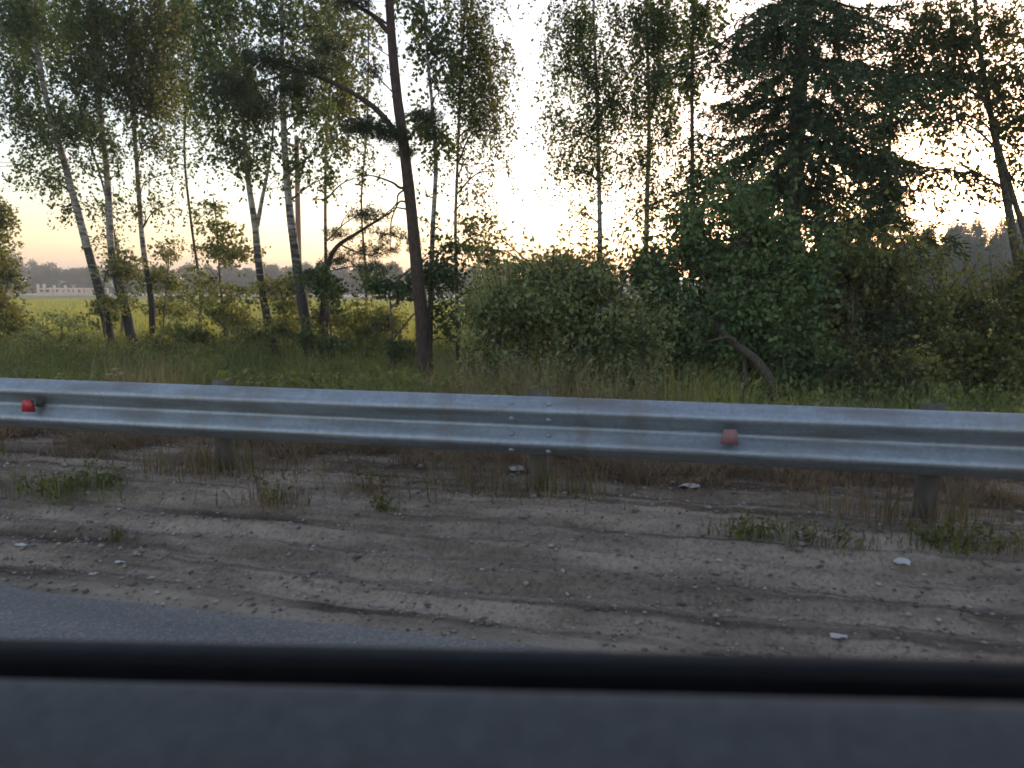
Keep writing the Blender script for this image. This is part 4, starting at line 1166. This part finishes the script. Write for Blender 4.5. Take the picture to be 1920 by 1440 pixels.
# tufts that grow round the posts
for i, (x, lab) in enumerate(((-6.85, 'brown grass tuft round the rail post outside the left reflector'), (-4.85, 'brown grass tuft round the first rail post in view'), (-2.85, 'brown grass tuft round the rail post left of the splice'),
                              (-.85, 'brown grass tuft round the bolted splice post of the rail'), (1.15, 'brown grass tuft round the rail post under the spruce'))):
    y = RAIL_Y + .02; z = float(shoulder_z(x, y)); base = np.array([x, y, z])
    r = thing('grass_tuft', lab, 'grass tuft', base, 'tufts at the rail posts')
    for mat, n in (('brown_grass', 260), ('weed_leaf', 110)):
        g = Geo(); o = RNG.normal(size=(n, 3)) * [.3, .1, 0] + [RNG.normal() * .1, .05, 0]
        o[:, 2] = shoulder_z(base[0] + o[:, 0], base[1] + o[:, 1]) - base[2]
        blades(g, base + o - [0, 0, .01], RNG.uniform(.05, .24, n) * (.4 + vnoise(base[0] + o[:, 0], o[:, 1], .12, 81) * 1.1), RNG.uniform(.004, .008, n), .5)
        g.build('blade', M[mat], r, base, kind='stuff')
# straw tufts behind the rail
for x, y, lab in ((270, 700, 'straw-coloured grass tuft above the rail left of the first post top'), (900, 725, 'feathery straw tuft in front of the olive willow bush edge'), (955, 735, 'smaller straw tuft between the feathery tuft and the middle post top'),
                  (1065, 735, 'tall straw tuft just past the middle post top'), (1240, 745, 'straw tuft in front of the dark green bush'), (1320, 748, 'yellow-green grass tuft beside the bent trunk')):
    tuft('grass_tuft', lab, 'grass tuft', x, y + 60, 420, .8, 'dry_grass' if x != 1320 else 'field_grass', .2, 0, .5, 'straw tufts behind the rail', Y=6.6)

for x, y, lab in ((222, 690, 'white flowering weed in the verge grass below the three-trunk birches'), (108, 702, 'white flowering weed in the verge grass by the low grey-green shrub'), (478, 705, 'white flowering weed in the verge grass below the forked birch')):
    Yf = 8.6; p = at(x, y, Yf); base = np.array([p[0], Yf, float(gz(p[0], Yf))])
    r = thing('flowering_weed', lab, 'weed', base, 'white flowering weeds in the verge')
    st, fl_ = Geo(), Geo()
    for _ in range(5):
        e = base + np.array([RNG.normal() * .1, RNG.normal() * .08, (p[2] - base[2]) * RNG.uniform(.8, 1.05)])
        st.tube(spline([base, (base + e) / 2 + RNG.normal(size=3) * .02, e], 6), np.linspace(.004, .002, 6), 4)
        q = e + RNG.normal(size=(26, 3)) * [.025, .025, .004]
        fl_.leaves(q, RNG.normal(size=q.shape) * [1, 1, .2], .016, .014)
    st.build('stem', M['weed_leaf'], r, base); fl_.build('flower_head', M['flower'], r, base, kind='stuff')

white = simple('litter_white', (.5, .5, .5), .6)
for x, y, sx, sy, rz, lab in ((1292, 915, .12, .05, .3, 'crumpled white wrapper on the earth under the rail'), (40, 1024, .07, .02, .1, 'white paper scrap on the gravel near the picture edge'), (226, 1056, .05, .015, .2, 'thin white scrap on the gravel in front of the lone sprout'),
                              (1690, 1058, .07, .05, -.2, 'whitish flat stone chip below the round olive weed'), (1572, 1197, .06, .03, 0, 'white scrap lying close to the car door edge'), (970, 884, .1, .06, .2, 'pale stone lump under the rail splice')):
    d = ray(x, y); t = 2.0
    for _ in range(60):
        p = EYE + d * t; t += (p[2] - float(shoulder_z(p[0], p[1]))) * .9
    p = EYE + d * t
    g = Geo()
    n = 7
    u = np.linspace(-.5, .5, n); U_, V_ = np.meshgrid(u, u, indexing='ij')
    Z = .35 * sy * (vnoise(U_ + x, V_ + y, .3, 71)) + .3 * sy * (1 - 4 * np.minimum(.25, (U_ ** 2 + V_ ** 2)))
    ed = 1 + .2 * (vnoise(U_ * 3 + x, V_ * 3, .5, 72) - .5)
    Vv = np.stack([(U_ * sx * ed * math.cos(rz) - V_ * sy * math.sin(rz)), (U_ * sx * math.sin(rz) + V_ * sy * ed * math.cos(rz)), Z], -1).reshape(-1, 3)
    lo = Vv - [0, 0, .004]
    ii, jj = np.meshgrid(np.arange(n - 1), np.arange(n - 1), indexing='ij'); a_ = (ii * n + jj).ravel()
    g.add(np.vstack([Vv, lo]) + p + [0, 0, .006], np.vstack([np.stack([a_, a_ + n, a_ + n + 1, a_ + 1], -1), np.stack([a_, a_ + 1, a_ + n + 1, a_ + n], -1) + n * n]))
    tag(g.build('litter_scrap' if 'stone' not in lab else 'stone', white, None, p), lab, 'litter' if 'stone' not in lab else 'stone', 'pale bits on the shoulder')

# ================================================================== HAZE
g = Geo(); g.box((0, 430, 9.5), (1700, 1000, 25))
m = bpy.data.materials.new('haze'); m.use_nodes = True
N, L = m.node_tree.nodes, m.node_tree.links
N.remove(N['Principled BSDF'])
pv = N.new('ShaderNodeVolumePrincipled'); pv.inputs['Color'].default_value = (.9, .92, .95, 1); pv.inputs['Density'].default_value = .0014; pv.inputs['Anisotropy'].default_value = .0
L.new(pv.outputs[0], N['Material Output'].inputs['Volume'])
hz = g.build('haze', m, kind='stuff')
tag(hz, 'thin evening haze over the field and far hill', 'haze')
